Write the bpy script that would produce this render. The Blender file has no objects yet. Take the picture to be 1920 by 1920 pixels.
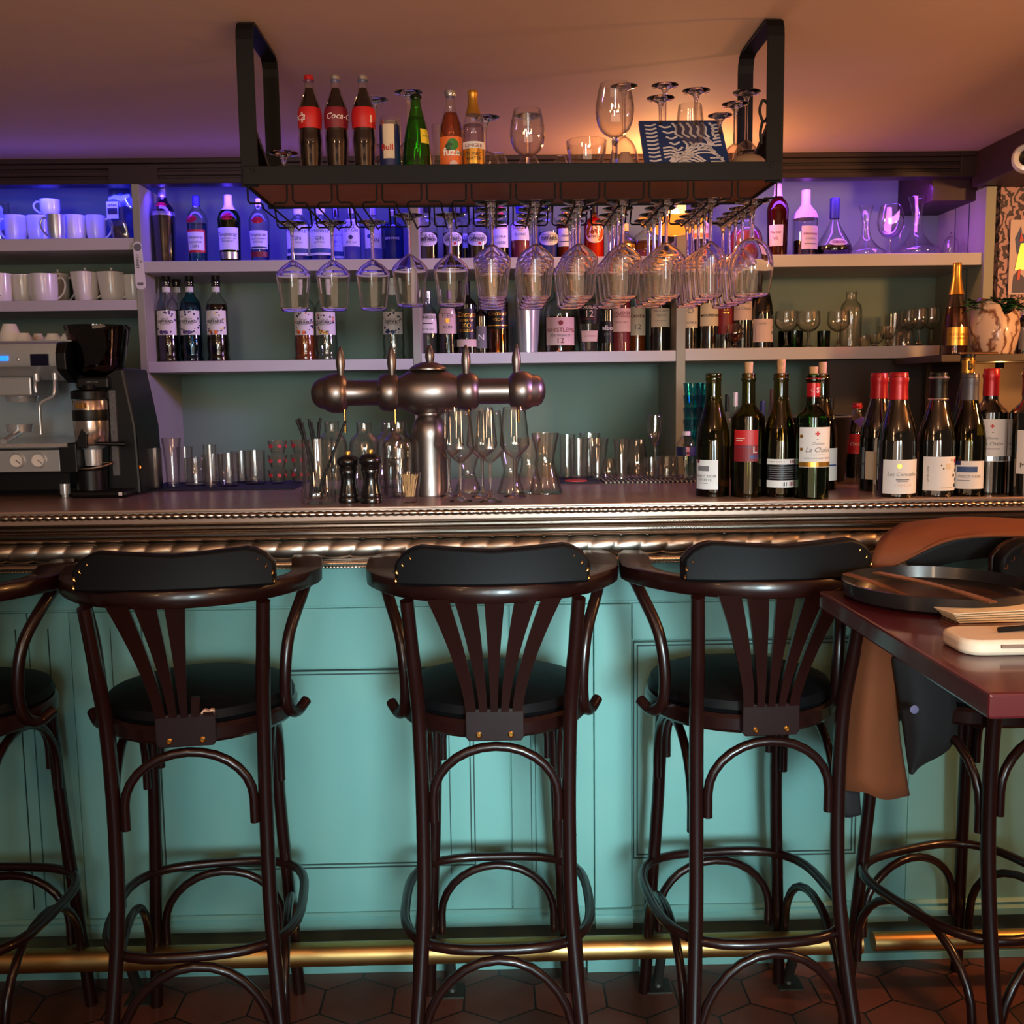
import bpy, math, random
from mathutils import Vector, Matrix
random.seed(7)
sc = bpy.context.scene
col = sc.collection
R = math.radians
# ---------------------------------------------------------------- camera
F_PX, PITCH, YAW, ROLL, CH = 1950.0, R(6.58), R(1.1), R(0.75), 1.449
FW = Vector((math.sin(YAW)*math.cos(PITCH), math.cos(YAW)*math.cos(PITCH), -math.sin(PITCH)))
_r0 = Vector((math.cos(YAW), -math.sin(YAW), 0)); _u0 = _r0.cross(FW)
RT = _r0*math.cos(ROLL) - _u0*math.sin(ROLL); UP = RT.cross(FW)
CAM = Vector((0, 0, CH))
cd = bpy.data.cameras.new('camera'); cam = bpy.data.objects.new('camera', cd); col.objects.link(cam)
m = Matrix((RT, UP, -FW)).transposed().to_4x4(); m.translation = CAM
cam.matrix_world = m
cd.sensor_width = 36; cd.lens = 36*F_PX/1920; cd.clip_start = .05
sc.camera = cam
def PY(px, py, Y):
    v = FW + RT*((px-960)/F_PX) - UP*((py-960)/F_PX)
    return CAM + v*(Y/v.y)
def PZ(px, py, Z):
    v = FW + RT*((px-960)/F_PX) - UP*((py-960)/F_PX)
    return CAM + v*((Z-CH)/v.z)
def PX_(q):
    d = Vector(q)-CAM; return 960 + F_PX*d.dot(RT)/d.dot(FW)
def DEP(q): return (Vector(q)-CAM).dot(FW)
def XA(px, Y, z):
    a, b = 0.0, 1.0
    for _ in range(6):
        fa, fb = PX_((a, Y, z))-px, PX_((b, Y, z))-px
        if abs(fb-fa) < 1e-9: break
        a, b = b, b - fb*(b-a)/(fb-fa)
    return b
# ---------------------------------------------------------------- world, lights, exposure
vs = sc.view_settings
vs.view_transform = 'Standard'; vs.look = 'None'; vs.gamma = 1; vs.use_curve_mapping = False; vs.exposure = -0.1
w = bpy.data.worlds.new('world'); sc.world = w; w.use_nodes = True
w.node_tree.nodes['Background'].inputs[0].default_value = (.9, .62, .5, 1)
w.node_tree.nodes['Background'].inputs[1].default_value = .1
cy = sc.cycles
cy.max_bounces = 24; cy.diffuse_bounces = 3; cy.glossy_bounces = 4; cy.transmission_bounces = 20
cy.transparent_max_bounces = 48; cy.caustics_reflective = False; cy.caustics_refractive = False
cy.sample_clamp_indirect = 2.5; cy.use_denoising = True
def area(name, loc, tgt, sx, sy, colr, e, spread=None):
    l = bpy.data.lights.new(name, 'AREA'); l.shape = 'RECTANGLE'; l.size = sx; l.size_y = sy; l.color = colr; l.energy = e
    if spread: l.spread = spread
    o = bpy.data.objects.new(name, l); col.objects.link(o); o.location = loc
    o.rotation_euler = (Vector(tgt)-Vector(loc)).to_track_quat('-Z', 'Y').to_euler(); return o
def point(name, loc, colr, e, rad=.03):
    l = bpy.data.lights.new(name, 'POINT'); l.color = colr; l.energy = e; l.shadow_soft_size = rad
    o = bpy.data.objects.new(name, l); col.objects.link(o); o.location = loc; return o
area('window_daylight', (.75, -2.1, 1.25), (.14, 2.48, .6), .8, 1.2, (.66, .92, 1), 10, R(27))
area('cool_fill', (-.5, -2.3, 1.45), (.1, 2.4, 1.2), .45, 1.0, (.72, .92, 1), 27)  # added cool fill for more reflections in glass and bottles, no window there
area('led_blue_left', (-1.42, 3.34, 2.075), (-1.42, 3.62, 1.7), .62, .03, (.02, .02, 1), 3)
area('led_blue_middle', (-.42, 3.34, 2.075), (-.42, 3.62, 1.7), 1.25, .03, (.05, .02, 1), 7)
area('led_violet_right', (.95, 3.34, 2.075), (.95, 3.62, 1.7), .9, .03, (.22, .05, 1), 3.6)
area('led_violet_end', (1.3, 3.3, 1.99), (1.5, 3.6, 1.7), .1, .1, (.5, .1, 1), .9)
area('led_ceiling_glow', (-.95, 3.12, 2.06), (-.95, 2.9, 2.3), 1.2, .05, (.2, .12, 1), .2)
point('pendant_right', (2.3, 1.75, 1.86), (1, .46, .15), 82, .08)
area('violet_wash', (1.7, 2.1, 1.95), (-1.1, 3.4, 1.45), .3, .15, (.4, .27, 1), 3.2, R(45))
point('pendant_behind', (.95, -.5, 1.9), (1, .55, .26), 30, .14)
point('warm_sparkle_table', (.55, .75, 2.0), (1, .58, .28), 7, .06)  # added unseen warm light, puts sparkle on the glassware
point('warm_sparkle_bar', (-.75, .6, 2.0), (1, .6, .32), 6, .06)  # likewise added for sparkle, no fitting hangs here
point('warm_sparkle_left', (-1.3, -.2, 1.9), (1, .6, .3), 16, .1)  # extra warm light added on the left for glass highlights
point('warm_sparkle_far', (-.3, -1.6, 1.9), (1, .6, .3), 16, .1)  # extra warm light added behind the camera for glass highlights
area('warm_bounce', (.2, .3, 1.3), (.2, 1.3, 2.16), 2.2, 1.0, (1, .64, .42), 12)
# ---------------------------------------------------------------- materials
def C(r, g, b):
    f = lambda c: (c/255/12.92) if c/255 <= .04045 else ((c/255+.055)/1.055)**2.4
    return (f(r), f(g), f(b), 1)
def M(name, rgb, rough=.5, metal=0, noise=.12, scale=18, bump=0, coat=0, emit=0, spec=.5, stretch=None, trans=0, ecol=None):
    m = bpy.data.materials.new(name); m.use_nodes = True; nt = m.node_tree; N = nt.nodes; L = nt.links
    b = N['Principled BSDF']; b.inputs['Roughness'].default_value = rough; b.inputs['Metallic'].default_value = metal
    b.inputs['Coat Weight'].default_value = coat; b.inputs['Specular IOR Level'].default_value = spec
    b.inputs['Coat Roughness'].default_value = .08
    if trans: b.inputs['Transmission Weight'].default_value = trans
    c = C(*rgb)
    tc = N.new('ShaderNodeTexCoord'); mp = N.new('ShaderNodeMapping'); no = N.new('ShaderNodeTexNoise')
    L.new(tc.outputs['Object'], mp.inputs[0]); L.new(mp.outputs[0], no.inputs['Vector'])
    if stretch: mp.inputs['Scale'].default_value = stretch
    no.inputs['Scale'].default_value = scale; no.inputs['Detail'].default_value = 4
    mx = N.new('ShaderNodeMix'); mx.data_type = 'RGBA'
    mx.inputs[6].default_value = tuple(x*(1-noise) for x in c[:3])+(1,); mx.inputs[7].default_value = tuple(min(1, x*(1+noise)) for x in c[:3])+(1,)
    L.new(no.outputs['Fac'], mx.inputs[0]); L.new(mx.outputs[2], b.inputs['Base Color'])
    if bump:
        bp = N.new('ShaderNodeBump'); bp.inputs['Strength'].default_value = bump; bp.inputs['Distance'].default_value = .002
        L.new(no.outputs['Fac'], bp.inputs['Height']); L.new(bp.outputs[0], b.inputs['Normal'])
    if emit:
        b.inputs['Emission Color'].default_value = C(*(ecol or rgb)); b.inputs['Emission Strength'].default_value = emit
    return m
def G(name, tint, edge=.75, gl=.8, base=.06, rough=.02):
    m = bpy.data.materials.new(name); m.use_nodes = True; nt = m.node_tree; N = nt.nodes; L = nt.links
    N.remove(N['Principled BSDF']); out = N['Material Output']
    lw = N.new('ShaderNodeLayerWeight'); lw.inputs[0].default_value = .5
    cr = N.new('ShaderNodeValToRGB'); e = cr.color_ramp.elements
    e[0].position = .35; e[0].color = (*tint, 1); e[1].position = 1; e[1].color = tuple(t*edge for t in tint)+(1,)
    L.new(lw.outputs['Facing'], cr.inputs[0])
    tr = N.new('ShaderNodeBsdfTransparent'); L.new(cr.outputs[0], tr.inputs[0])
    g = N.new('ShaderNodeBsdfGlossy'); g.inputs['Roughness'].default_value = rough
    pw = N.new('ShaderNodeMath'); pw.operation = 'POWER'; pw.inputs[1].default_value = 3.5; L.new(lw.outputs['Facing'], pw.inputs[0])
    ma = N.new('ShaderNodeMath'); ma.operation = 'MULTIPLY_ADD'; ma.inputs[1].default_value = gl; ma.inputs[2].default_value = base; L.new(pw.outputs[0], ma.inputs[0])
    mx = N.new('ShaderNodeMixShader'); L.new(ma.outputs[0], mx.inputs[0]); L.new(tr.outputs[0], mx.inputs[1]); L.new(g.outputs[0], mx.inputs[2])
    L.new(mx.outputs[0], out.inputs[0]); return m
def GS(name, tint):
    m = bpy.data.materials.new(name); m.use_nodes = True; nt = m.node_tree; N = nt.nodes
    N.remove(N['Principled BSDF']); g = N.new('ShaderNodeBsdfGlass'); g.inputs['Color'].default_value = (*tint, 1); g.inputs['IOR'].default_value = 1.45
    nt.links.new(g.outputs[0], N['Material Output'].inputs[0]); return m
clear = G('clear_glass', (.99, .985, .975), .7, 1.0, .09)
clearb = G('bottle_glass', (.93, .95, .95), .5, .7, .07)
stemg = GS('stem_glass', (.99, .985, .97))
solid = GS('solid_clear_glass', (.995, .99, .98))
greeng = G('green_glass', (.12, .42, .05), .35, .5, .05)
oliveg = G('olive_glass', (.42, .36, .07), .3, .5, .05)
olived = G('dark_olive_glass', (.1, .1, .025), .3, .5, .06)
tealg = G('teal_glass', (.35, .8, .88), .5, .5, .06)
blueg = G('blue_syrup_glass', (.25, .6, .75), .4, .5, .06)
pinkg = G('rose_glass', (.9, .66, .55), .5, .5, .06)
darkg = M('dark_bottle_glass', (12, 14, 10), .06, 0, .1, coat=1, spec=.7)
wineb = M('wine_filled_glass', (14, 12, 6), .06, 0, .1, coat=1, spec=.7)
blackpl = M('black_plastic', (9, 9, 10), .38, 0, .1, spec=.3)
cola = M('cola', (10, 2, 1), .12, 0, .1, spec=.4, coat=.1)
wood = M('stool_wood', (29, 9, 7), .3, 0, .35, 30, coat=.2, spec=.35, stretch=(1, 1, .12))
leather = M('black_leather', (8, 8, 10), .55, 0, .15, 260, bump=.1, spec=.15)
brass = M('brass', (190, 140, 70), .25, 1, .1)
brassrail = M('brass_rail', (190, 150, 92), .38, 1, .25, 14, bump=.1, stretch=(.4, 1, 1))
teal = M('teal_paint', (112, 160, 152), .5, 0, .06, 5, bump=.12, spec=.35)
tealdk = M('teal_groove', (40, 62, 58), .7, 0, .1)
zinc = M('zinc', (160, 146, 134), .24, 1, .12, 8, bump=.12, stretch=(.3, 1, 1))
zinccast = M('cast_zinc', (176, 166, 154), .36, 1, .15, 30, bump=.2)
zinctop = M('zinc_top', (168, 140, 124), .3, .5, .18, 5, bump=.1, stretch=(.3, 1, 1))
shelfp = M('shelf_paint', (188, 182, 180), .5, 0, .05, 10)
postp = M('post_paint', (150, 150, 132), .55, 0, .06, 10)
wallgr = M('grey_green_wall', (112, 130, 116), .65, 0, .08, 4)
corn = M('dark_cornice_wood', (44, 27, 24), .42, 0, .25, 12, stretch=(.1, 1, 1))
metalb = M('black_metal', (12, 12, 14), .55, 0, .1, 40, spec=.2)
boardw = M('rack_board_wood', (190, 104, 46), .5, 0, .35, 9, stretch=(.15, 1.5, 1))
bronze = M('brushed_bronze', (140, 128, 122), .36, 1, .06, 60, stretch=(.1, 1, 1))
steel = M('stainless_steel', (190, 194, 198), .3, .6, .05, 40)
steelsh = M('polished_steel', (208, 214, 220), .2, .6, .05, 40)
white = M('white_porcelain', (225, 220, 215), .25, 0, .03, coat=.4)
whitel = M('white_paper', (222, 218, 214), .6, 0, .04)
cream = M('cream_paper', (214, 198, 170), .6, 0, .06)
pinkl = M('pinkish_paper', (216, 188, 178), .6, 0, .05)
ink = M('dark_ink', (34, 30, 32), .6)
inkg = M('grey_ink', (110, 108, 110), .6)
inkw = M('white_ink', (235, 235, 235), .5)
red = M('red_foil', (176, 22, 30), .3, .2, .1)
redl = M('red_label', (190, 26, 30), .45)
dred = M('dark_red_label', (122, 18, 28), .5)
gold = M('gold_foil', (212, 160, 70), .28, .85, .1)
silver = M('silver_foil', (190, 190, 195), .25, .9, .05)
navy = M('navy_print', (26, 34, 84), .5)
blueink = M('blue_ink', (44, 72, 120), .55)
orange = M('orange_print', (226, 110, 50), .5)
yellow = M('yellow_print', (228, 206, 60), .5)
greenp = M('green_print', (40, 120, 40), .5)
purp = M('purple_print', (92, 60, 130), .5)
cork = M('cork', (196, 148, 100), .8, 0, .25, 60, bump=.3)
suede = M('tan_suede', (112, 54, 18), .85, 0, .12, 30, bump=.2)
lining = M('dark_lining', (20, 17, 18), .8)
tabw = M('burgundy_table_top', (76, 22, 26), .24, 0, .12, 10, coat=.3, stretch=(1, .2, 1))
amber = M('amber_spirit', (120, 50, 14), .1, 0, .1, spec=.6, coat=.7)
amberg = G('amber_glass', (.75, .33, .08), .4, .5, .06)
matb = M('dark_blue_mat', (16, 14, 34), .8)
rubber = M('black_rubber', (10, 10, 10), .7)
kraft = M('toothpick_wood', (222, 178, 122), .7)
# ---------------------------------------------------------------- mesh helpers
class B:
    def __init__(s): s.V = []; s.F = []
    def add(s, V, F):
        o = len(s.V); s.V += [tuple(v) for v in V]; s.F += [tuple(i+o for i in f) for f in F]; return s
    def box(s, x0, x1, y0, y1, z0, z1, M_=None):
        V = [Vector((x, y, z)) for x in (x0, x1) for y in (y0, y1) for z in (z0, z1)]
        if M_: V = [M_ @ v for v in V]
        return s.add(V, [(0, 1, 3, 2), (4, 6, 7, 5), (0, 4, 5, 1), (2, 3, 7, 6), (0, 2, 6, 4), (1, 5, 7, 3)])
    def lathe(s, prof, n=24, M_=None):
        V = []; F = []; rings = []
        for r, h in prof:
            if r < 1e-6: rings.append([len(V)]); V.append(Vector((0, 0, h)))
            else:
                rings.append(list(range(len(V), len(V)+n)))
                V += [Vector((r*math.cos(2*math.pi*i/n), r*math.sin(2*math.pi*i/n), h)) for i in range(n)]
        for a, b in zip(rings, rings[1:]):
            for i in range(n):
                j = (i+1) % n
                if len(a) == 1 and len(b) == 1: break
                if len(a) == 1: F.append((a[0], b[j], b[i]))
                elif len(b) == 1: F.append((a[i], a[j], b[0]))
                else: F.append((a[i], a[j], b[j], b[i]))
        if M_: V = [M_ @ v for v in V]
        return s.add(V, F)
    def tube(s, P, r, n=10, closed=False, sq=None):
        P = [Vector(p) for p in P]; k = len(P); rr = r if isinstance(r, (list, tuple)) else [r]*k
        T = []
        for i in range(k):
            a = P[(i-1) % k] if closed or i else P[0]; b = P[(i+1) % k] if closed or i < k-1 else P[-1]
            T.append((b-a).normalized())
        up = Vector((0, 0, 1)) if abs(T[0].z) < .9 else Vector((0, 1, 0))
        if sq: up = Vector(sq[2])
        V = []; F = []; nv = None
        for i in range(k):
            if sq or nv is None: nv = (up - T[i]*up.dot(T[i])).normalized()
            else: nv = (nv - T[i]*nv.dot(T[i])).normalized()
            bv = T[i].cross(nv)
            if sq:
                a, b = sq[0]*rr[i], sq[1]*rr[i]
                for u_, v_ in [(-1, -.9), (-.9, -1), (.9, -1), (1, -.9), (1, .9), (.9, 1), (-.9, 1), (-1, .9)]: V.append(P[i]+bv*(a*u_)+nv*(b*v_))
            else:
                for j in range(n): V.append(P[i] + nv*(rr[i]*math.cos(2*math.pi*j/n)) + bv*(rr[i]*math.sin(2*math.pi*j/n)))
        n = 8 if sq else n
        for i in range(k if closed else k-1):
            for j in range(n):
                a, b = i*n, ((i+1) % k)*n; F.append((a+j, a+(j+1) % n, b+(j+1) % n, b+j))
        if not closed: F += [tuple(reversed(range(n))), tuple(range((k-1)*n, k*n))]
        return s.add(V, F)
    def prism(s, pts, f0, f1):
        n = len(pts); V = [f0(*p) for p in pts]+[f1(*p) for p in pts]
        return s.add(V, [tuple(range(n)), tuple(reversed(range(n, 2*n)))]+[(i, i+n, (i+1) % n+n, (i+1) % n) for i in range(n)])
    def obj(s, name, mat, parent=None, smooth=True, bevel=0, loc=None, rz=0, ang=38, sub=0):
        me = bpy.data.meshes.new(name); me.from_pydata(s.V, [], s.F); me.validate(); me.update()
        import bmesh
        bm = bmesh.new(); bm.from_mesh(me); bmesh.ops.recalc_face_normals(bm, faces=bm.faces); bm.to_mesh(me); bm.free()
        if smooth:
            me.polygons.foreach_set('use_smooth', [True]*len(me.polygons)); me.set_sharp_from_angle(angle=R(ang))
        me.materials.append(mat)
        o = bpy.data.objects.new(name, me); col.objects.link(o)
        if parent: o.parent = parent
        if loc is not None: o.location = loc
        o.rotation_euler.z = rz
        if bevel:
            b = o.modifiers.new('bevel', 'BEVEL'); b.width = bevel; b.segments = 2; b.limit_method = 'ANGLE'
        if sub:
            b = o.modifiers.new('sub', 'SUBSURF'); b.levels = sub; b.render_levels = sub
        return o
def cat(pts, k=6, closed=False):
    P = [Vector(p) for p in pts]; out = []; n = len(P)
    for i in range(n if closed else n-1):
        p0 = P[(i-1) % n] if closed or i else P[0]*2-P[1]; p1 = P[i]; p2 = P[(i+1) % n]
        p3 = P[(i+2) % n] if closed or i < n-2 else P[-1]*2-P[-2]
        for j in range(k):
            t = j/k; out.append(.5*((2*p1)+(p2-p0)*t+(2*p0-5*p1+4*p2-p3)*t*t+(3*p1-p0-3*p2+p3)*t**3))
    if not closed: out.append(P[-1])
    return out
def tag(o, label, cate, group=None, kind=None):
    o['label'] = label; o['category'] = cate
    if group: o['group'] = group
    if kind: o['kind'] = kind
    return o
def thing(name, label, cate, loc=(0, 0, 0), rz=0, group=None):
    o = bpy.data.objects.new(name, None); col.objects.link(o); o.location = loc; o.rotation_euler.z = rz; o.empty_display_size = .02
    return tag(o, label, cate, group)
def dup(root, loc, rz=None, label=None, group=None):
    r = root.copy(); col.objects.link(r); r.location = loc
    if rz is not None: r.rotation_euler.z = rz
    if label: r['label'] = label
    if group: r['group'] = group
    for ch in list(root.children):
        c = ch.copy(); col.objects.link(c); c.parent = r
        for g in ch.children:
            d = g.copy(); col.objects.link(d); d.parent = c
    return r
def struct(o): o['kind'] = 'structure'; return o
_tc = {}
def glyphs(txt, ital=0, bold=0, space=1):
    key = (txt, ital, bold, space)
    if key not in _tc:
        cu = bpy.data.curves.new('t', 'FONT'); cu.body = txt; cu.resolution_u = 2; cu.shear = ital; cu.offset = bold; cu.space_character = space
        o = bpy.data.objects.new('t', cu); col.objects.link(o); dg = bpy.context.evaluated_depsgraph_get(); dg.update()
        me = o.evaluated_get(dg).to_mesh()
        V = [tuple(v.co) for v in me.vertices]; F = [tuple(p.vertices) for p in me.polygons]
        o.evaluated_get(dg).to_mesh_clear(); bpy.data.objects.remove(o); bpy.data.curves.remove(cu)
        xs = [v[0] for v in V] or [0]; ys = [v[1] for v in V] or [0]
        x0, x1, y0, y1 = min(xs), max(xs), min(ys), max(ys)
        _tc[key] = ([((v[0]-(x0+x1)/2), (v[1]-(y0+y1)/2)) for v in V], F, x1-x0, y1-y0)
    return _tc[key]
def put_text(b, txt, W, cx, cyy, f, ital=0, bold=0, rot=0, hmax=None, space=1):
    V, F, w_, h_ = glyphs(txt, ital, bold, space); s = W/max(w_, .01)
    if hmax and h_*s > hmax: s = hmax/h_
    c_, s_ = math.cos(rot), math.sin(rot)
    b.add([f(cx+(x*c_-y*s_)*s, cyy+(x*s_+y*c_)*s) for x, y in V], F)
def prad(prof, z):
    for (r0, z0), (r1, z1) in zip(prof, prof[1:]):
        if z0 <= z <= z1 and z1 > z0: return r0+(r1-r0)*(z-z0)/(z1-z0)
    return prof[-1][0]
def put_label(root, prof, z0, z1, half, mat, items=(), cen=0, shape='rect', name='label'):
    """prof in metres; z0,z1 metres; items: ('t',text,width,u,v,mat,opts) ('b',u0,u1,v0,v1,mat) ('d',u,v,rad,mat); u,v in metres from the label's centre"""
    hw = None
    zs = [z0+(z1-z0)*i/6 for i in range(7)]
    Rm = max(prad(prof, z) for z in zs)
    rad = lambda z: (prad(prof, min(max(z, z0), z1)) if prof is not None else Rm)
    zc = (z0+z1)/2; hw = R(half)*Rm; hh = (z1-z0)/2
    def f(lay):
        def g(u, v):
            a = R(cen)+u/Rm; rr = rad(zc+v)+.0005+.00035*lay
            return Vector((rr*math.sin(a), -rr*math.cos(a), zc+v))
        return g
    def patch(b, u0, u1, v0, v1, lay, n=None):
        n = n or max(2, int(abs(u1-u0)/Rm/R(9))+1); mrows = 4 if lay == 0 else 1; V = []; g = f(lay)
        for j in range(mrows+1):
            for i in range(n+1): V.append(g(u0+(u1-u0)*i/n, v0+(v1-v0)*j/mrows))
        b.add(V, [(j*(n+1)+i, j*(n+1)+i+1, (j+1)*(n+1)+i+1, (j+1)*(n+1)+i) for j in range(mrows) for i in range(n)])
    def disc(b, u, v, ru, rv, lay):
        V = [f(lay)(u, v)]
        for q in (.5, 1):
            V += [f(lay)(u+ru*q*math.cos(t*math.pi/10), v+rv*q*math.sin(t*math.pi/10)) for t in range(20)]
        b.add(V, [(0, 1+i, 1+(i+1) % 20) for i in range(20)]+[(1+i, 21+i, 21+(i+1) % 20, 1+(i+1) % 20) for i in range(20)])
    b = B()
    if shape == 'round': disc(b, 0, 0, hw, hh, 0)
    else: patch(b, -hw, hw, -hh, hh, 0)
    lab = b.obj(name, mat, root)
    by = {}
    for it in items:
        k = it[0]; mt = it[5] if k in 'tb' else it[4]
        nm = {'t': 'lettering', 'b': 'printed_band', 'd': 'printed_motif'}[k]
        bb = by.setdefault((nm, mt.name), (B(), mt))[0]
        if k == 't': put_text(bb, it[1], it[2]*2*hw, it[3]*hw, it[4]*hh, f(3), **(it[6] if len(it) > 6 else {}))
        elif k == 'b': patch(bb, it[1]*hw, it[2]*hw, it[3]*hh, it[4]*hh, 1)
        else: disc(bb, it[1]*hw, it[2]*hh, it[3]*hw, it[3]*hw, 2)
    for (nm, _), (bb, mt) in by.items(): bb.obj(nm if nm != 'printed_motif' else 'print', mt, lab, smooth=False)
    return lab
# ================================================================ STRUCTURE
SF, WB, CZ = 3.28, 3.62, 2.166         # shelf front, back wall, ceiling height
def floor_mat():
    m = M('hex_terracotta', (98, 62, 50), .34, 0, .3, 14); nt = m.node_tree; N = nt.nodes; L = nt.links; b = N['Principled BSDF']
    tc = N.new('ShaderNodeTexCoord')
    def vm(op, *a):
        n = N.new('ShaderNodeVectorMath'); n.operation = op
        for i, x in enumerate(a):
            if isinstance(x, tuple): n.inputs[i].default_value = x
            else: L.new(x, n.inputs[i])
        return n
    def mt(op, *a):
        n = N.new('ShaderNodeMath'); n.operation = op
        for i, x in enumerate(a):
            if isinstance(x, (int, float)): n.inputs[i].default_value = x
            else: L.new(x, n.inputs[i])
        return n.outputs[0]
    s3 = math.sqrt(3); sc_ = vm('MULTIPLY', tc.outputs['Object'], (1/.17, 1/.17, 0)).outputs[0]
    def cell(off):
        p = vm('ADD', sc_, off).outputs[0]; q = vm('MODULO', vm('ADD', p, (40, 40*s3, 0)).outputs[0], (1, s3, 1)).outputs[0]
        return vm('SUBTRACT', q, (.5, s3/2, 0)).outputs[0]
    a = cell((0, 0, 0)); c = cell((.5, s3/2, 0))
    la = vm('LENGTH', a).outputs['Value']; lc = vm('LENGTH', c).outputs['Value']
    sel = mt('LESS_THAN', la, lc)
    mx = N.new('ShaderNodeMix'); mx.data_type = 'VECTOR'; L.new(sel, mx.inputs[0]); L.new(c, mx.inputs[4]); L.new(a, mx.inputs[5])
    ab = vm('ABSOLUTE', mx.outputs[1]); sx = N.new('ShaderNodeSeparateXYZ'); L.new(ab.outputs[0], sx.inputs[0])
    d = mt('MAXIMUM', sx.outputs[0], mt('ADD', mt('MULTIPLY', sx.outputs[0], .5), mt('MULTIPLY', sx.outputs[1], s3/2)))
    g = mt('GREATER_THAN', d, .485)
    idv = vm('SUBTRACT', sc_, mx.outputs[1]); wn = N.new('ShaderNodeTexWhiteNoise'); wn.noise_dimensions = '2D'
    L.new(vm('SNAP', vm('MULTIPLY', idv.outputs[0], (2, 2/s3, 1)).outputs[0], (1, 1, 1)).outputs[0], wn.inputs['Vector'])
    old = b.inputs['Base Color'].links[0].from_socket
    m2 = N.new('ShaderNodeMix'); m2.data_type = 'RGBA'; m2.blend_type = 'MULTIPLY'; m2.inputs[0].default_value = .8; L.new(old, m2.inputs[6])
    rp = N.new('ShaderNodeValToRGB'); rp.color_ramp.elements[0].color = (.28, .3, .3, 1); rp.color_ramp.elements[1].color = (1.4, .95, .8, 1); L.new(wn.outputs['Value'], rp.inputs[0]); L.new(rp.outputs[0], m2.inputs[7])
    m3 = N.new('ShaderNodeMix'); m3.data_type = 'RGBA'; L.new(g, m3.inputs[0]); L.new(m2.outputs[2], m3.inputs[6]); m3.inputs[7].default_value = C(24, 20, 18)
    L.new(m3.outputs[2], b.inputs['Base Color'])
    nz = N.new('ShaderNodeTexNoise'); nz.inputs['Scale'].default_value = 9; L.new(tc.outputs['Object'], nz.inputs['Vector'])
    bp = N.new('ShaderNodeBump'); bp.inputs['Distance'].default_value = .006; bp.inputs['Strength'].default_value = .6
    L.new(mt('SUBTRACT', mt('MULTIPLY', nz.outputs['Fac'], .6), mt('MULTIPLY', g, .6)), bp.inputs['Height']); L.new(bp.outputs[0], b.inputs['Normal'])
    return m
struct(B().box(-2.6, 2.9, -.2, 3.9, -.05, 0).obj('floor', floor_mat(), smooth=False))
ceilm = M('ceiling_plaster', (216, 178, 156), .75, 0, .07, 3, bump=.1)
struct(B().box(-2.6, 2.9, -.2, 3.9, CZ, CZ+.05).obj('ceiling', ceilm, smooth=False))
struct(B().box(-2.6, 1.62, WB, WB+.06, 0, CZ).obj('wall_back', wallgr, smooth=False))
wallp = M('patterned_wallpaper', (188, 142, 140), .7, 0, .1, 4)
nt = wallp.node_tree; wv = nt.nodes.new('ShaderNodeTexWave'); wv.inputs['Scale'].default_value = 13; wv.inputs['Distortion'].default_value = 14; wv.inputs['Detail'].default_value = 3; wv.inputs['Detail Scale'].default_value = 2
tcn = nt.nodes.new('ShaderNodeTexCoord'); nt.links.new(tcn.outputs['Object'], wv.inputs['Vector'])
mxn = nt.nodes.new('ShaderNodeMix'); mxn.data_type = 'RGBA'; rr_ = nt.nodes.new('ShaderNodeValToRGB'); rr_.color_ramp.elements[0].position = .5; rr_.color_ramp.elements[1].position = .62
nt.links.new(wv.outputs['Fac'], rr_.inputs[0]); nt.links.new(rr_.outputs[0], mxn.inputs[0]); mxn.inputs[6].default_value = C(192, 150, 146); mxn.inputs[7].default_value = C(74, 62, 66)
nt.links.new(mxn.outputs[2], nt.nodes['Principled BSDF'].inputs['Base Color'])
struct(B().box(1.60, 2.9, 3.30, 3.36, 0, CZ).obj('wall_right', wallp, smooth=False))
# cornice with two long grooves, joint block near the left
cb = B()
XL, XR = -2.4, 1.507
cz0 = 2.093
cb.box(XL, XR, SF+.012, SF+.06, cz0, CZ)
for z0, z1, dy in ((cz0, cz0+.016, 0), (cz0+.024, cz0+.037, 0), (cz0+.045, CZ-.014, 0)): cb.box(XL, XR, SF+dy, SF+.02, z0, z1)
cb.box(XL, XR, SF-.012, SF+.02, CZ-.014, CZ)
struct(cb.obj('trim_1', corn, smooth=False, bevel=.002))
cjx0, cjx1 = XA(204, SF, 2.12), XA(296, SF, 2.12)
struct(B().box(cjx0, cjx1, SF-.004, SF+.02, cz0-.001, CZ-.016).obj('trim_2', corn, smooth=False, bevel=.001))
struct(B().box(1.46, XR+.002, SF-.006, SF+.02, cz0-.001, CZ-.014).obj('trim_3', corn, smooth=False, bevel=.001))
beamm = M('dark_maroon_beam', (48, 22, 22), .55, 0, .15, 12)
struct(B().box(XR, 1.78, 1.7, SF+.02, 2.062, CZ).obj('trim_4', beamm, smooth=False, bevel=.002))
struct(B().box(1.40, 1.545, SF+.06, WB, 2.03, CZ).obj('trim_5', beamm, smooth=False, bevel=.002))
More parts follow.
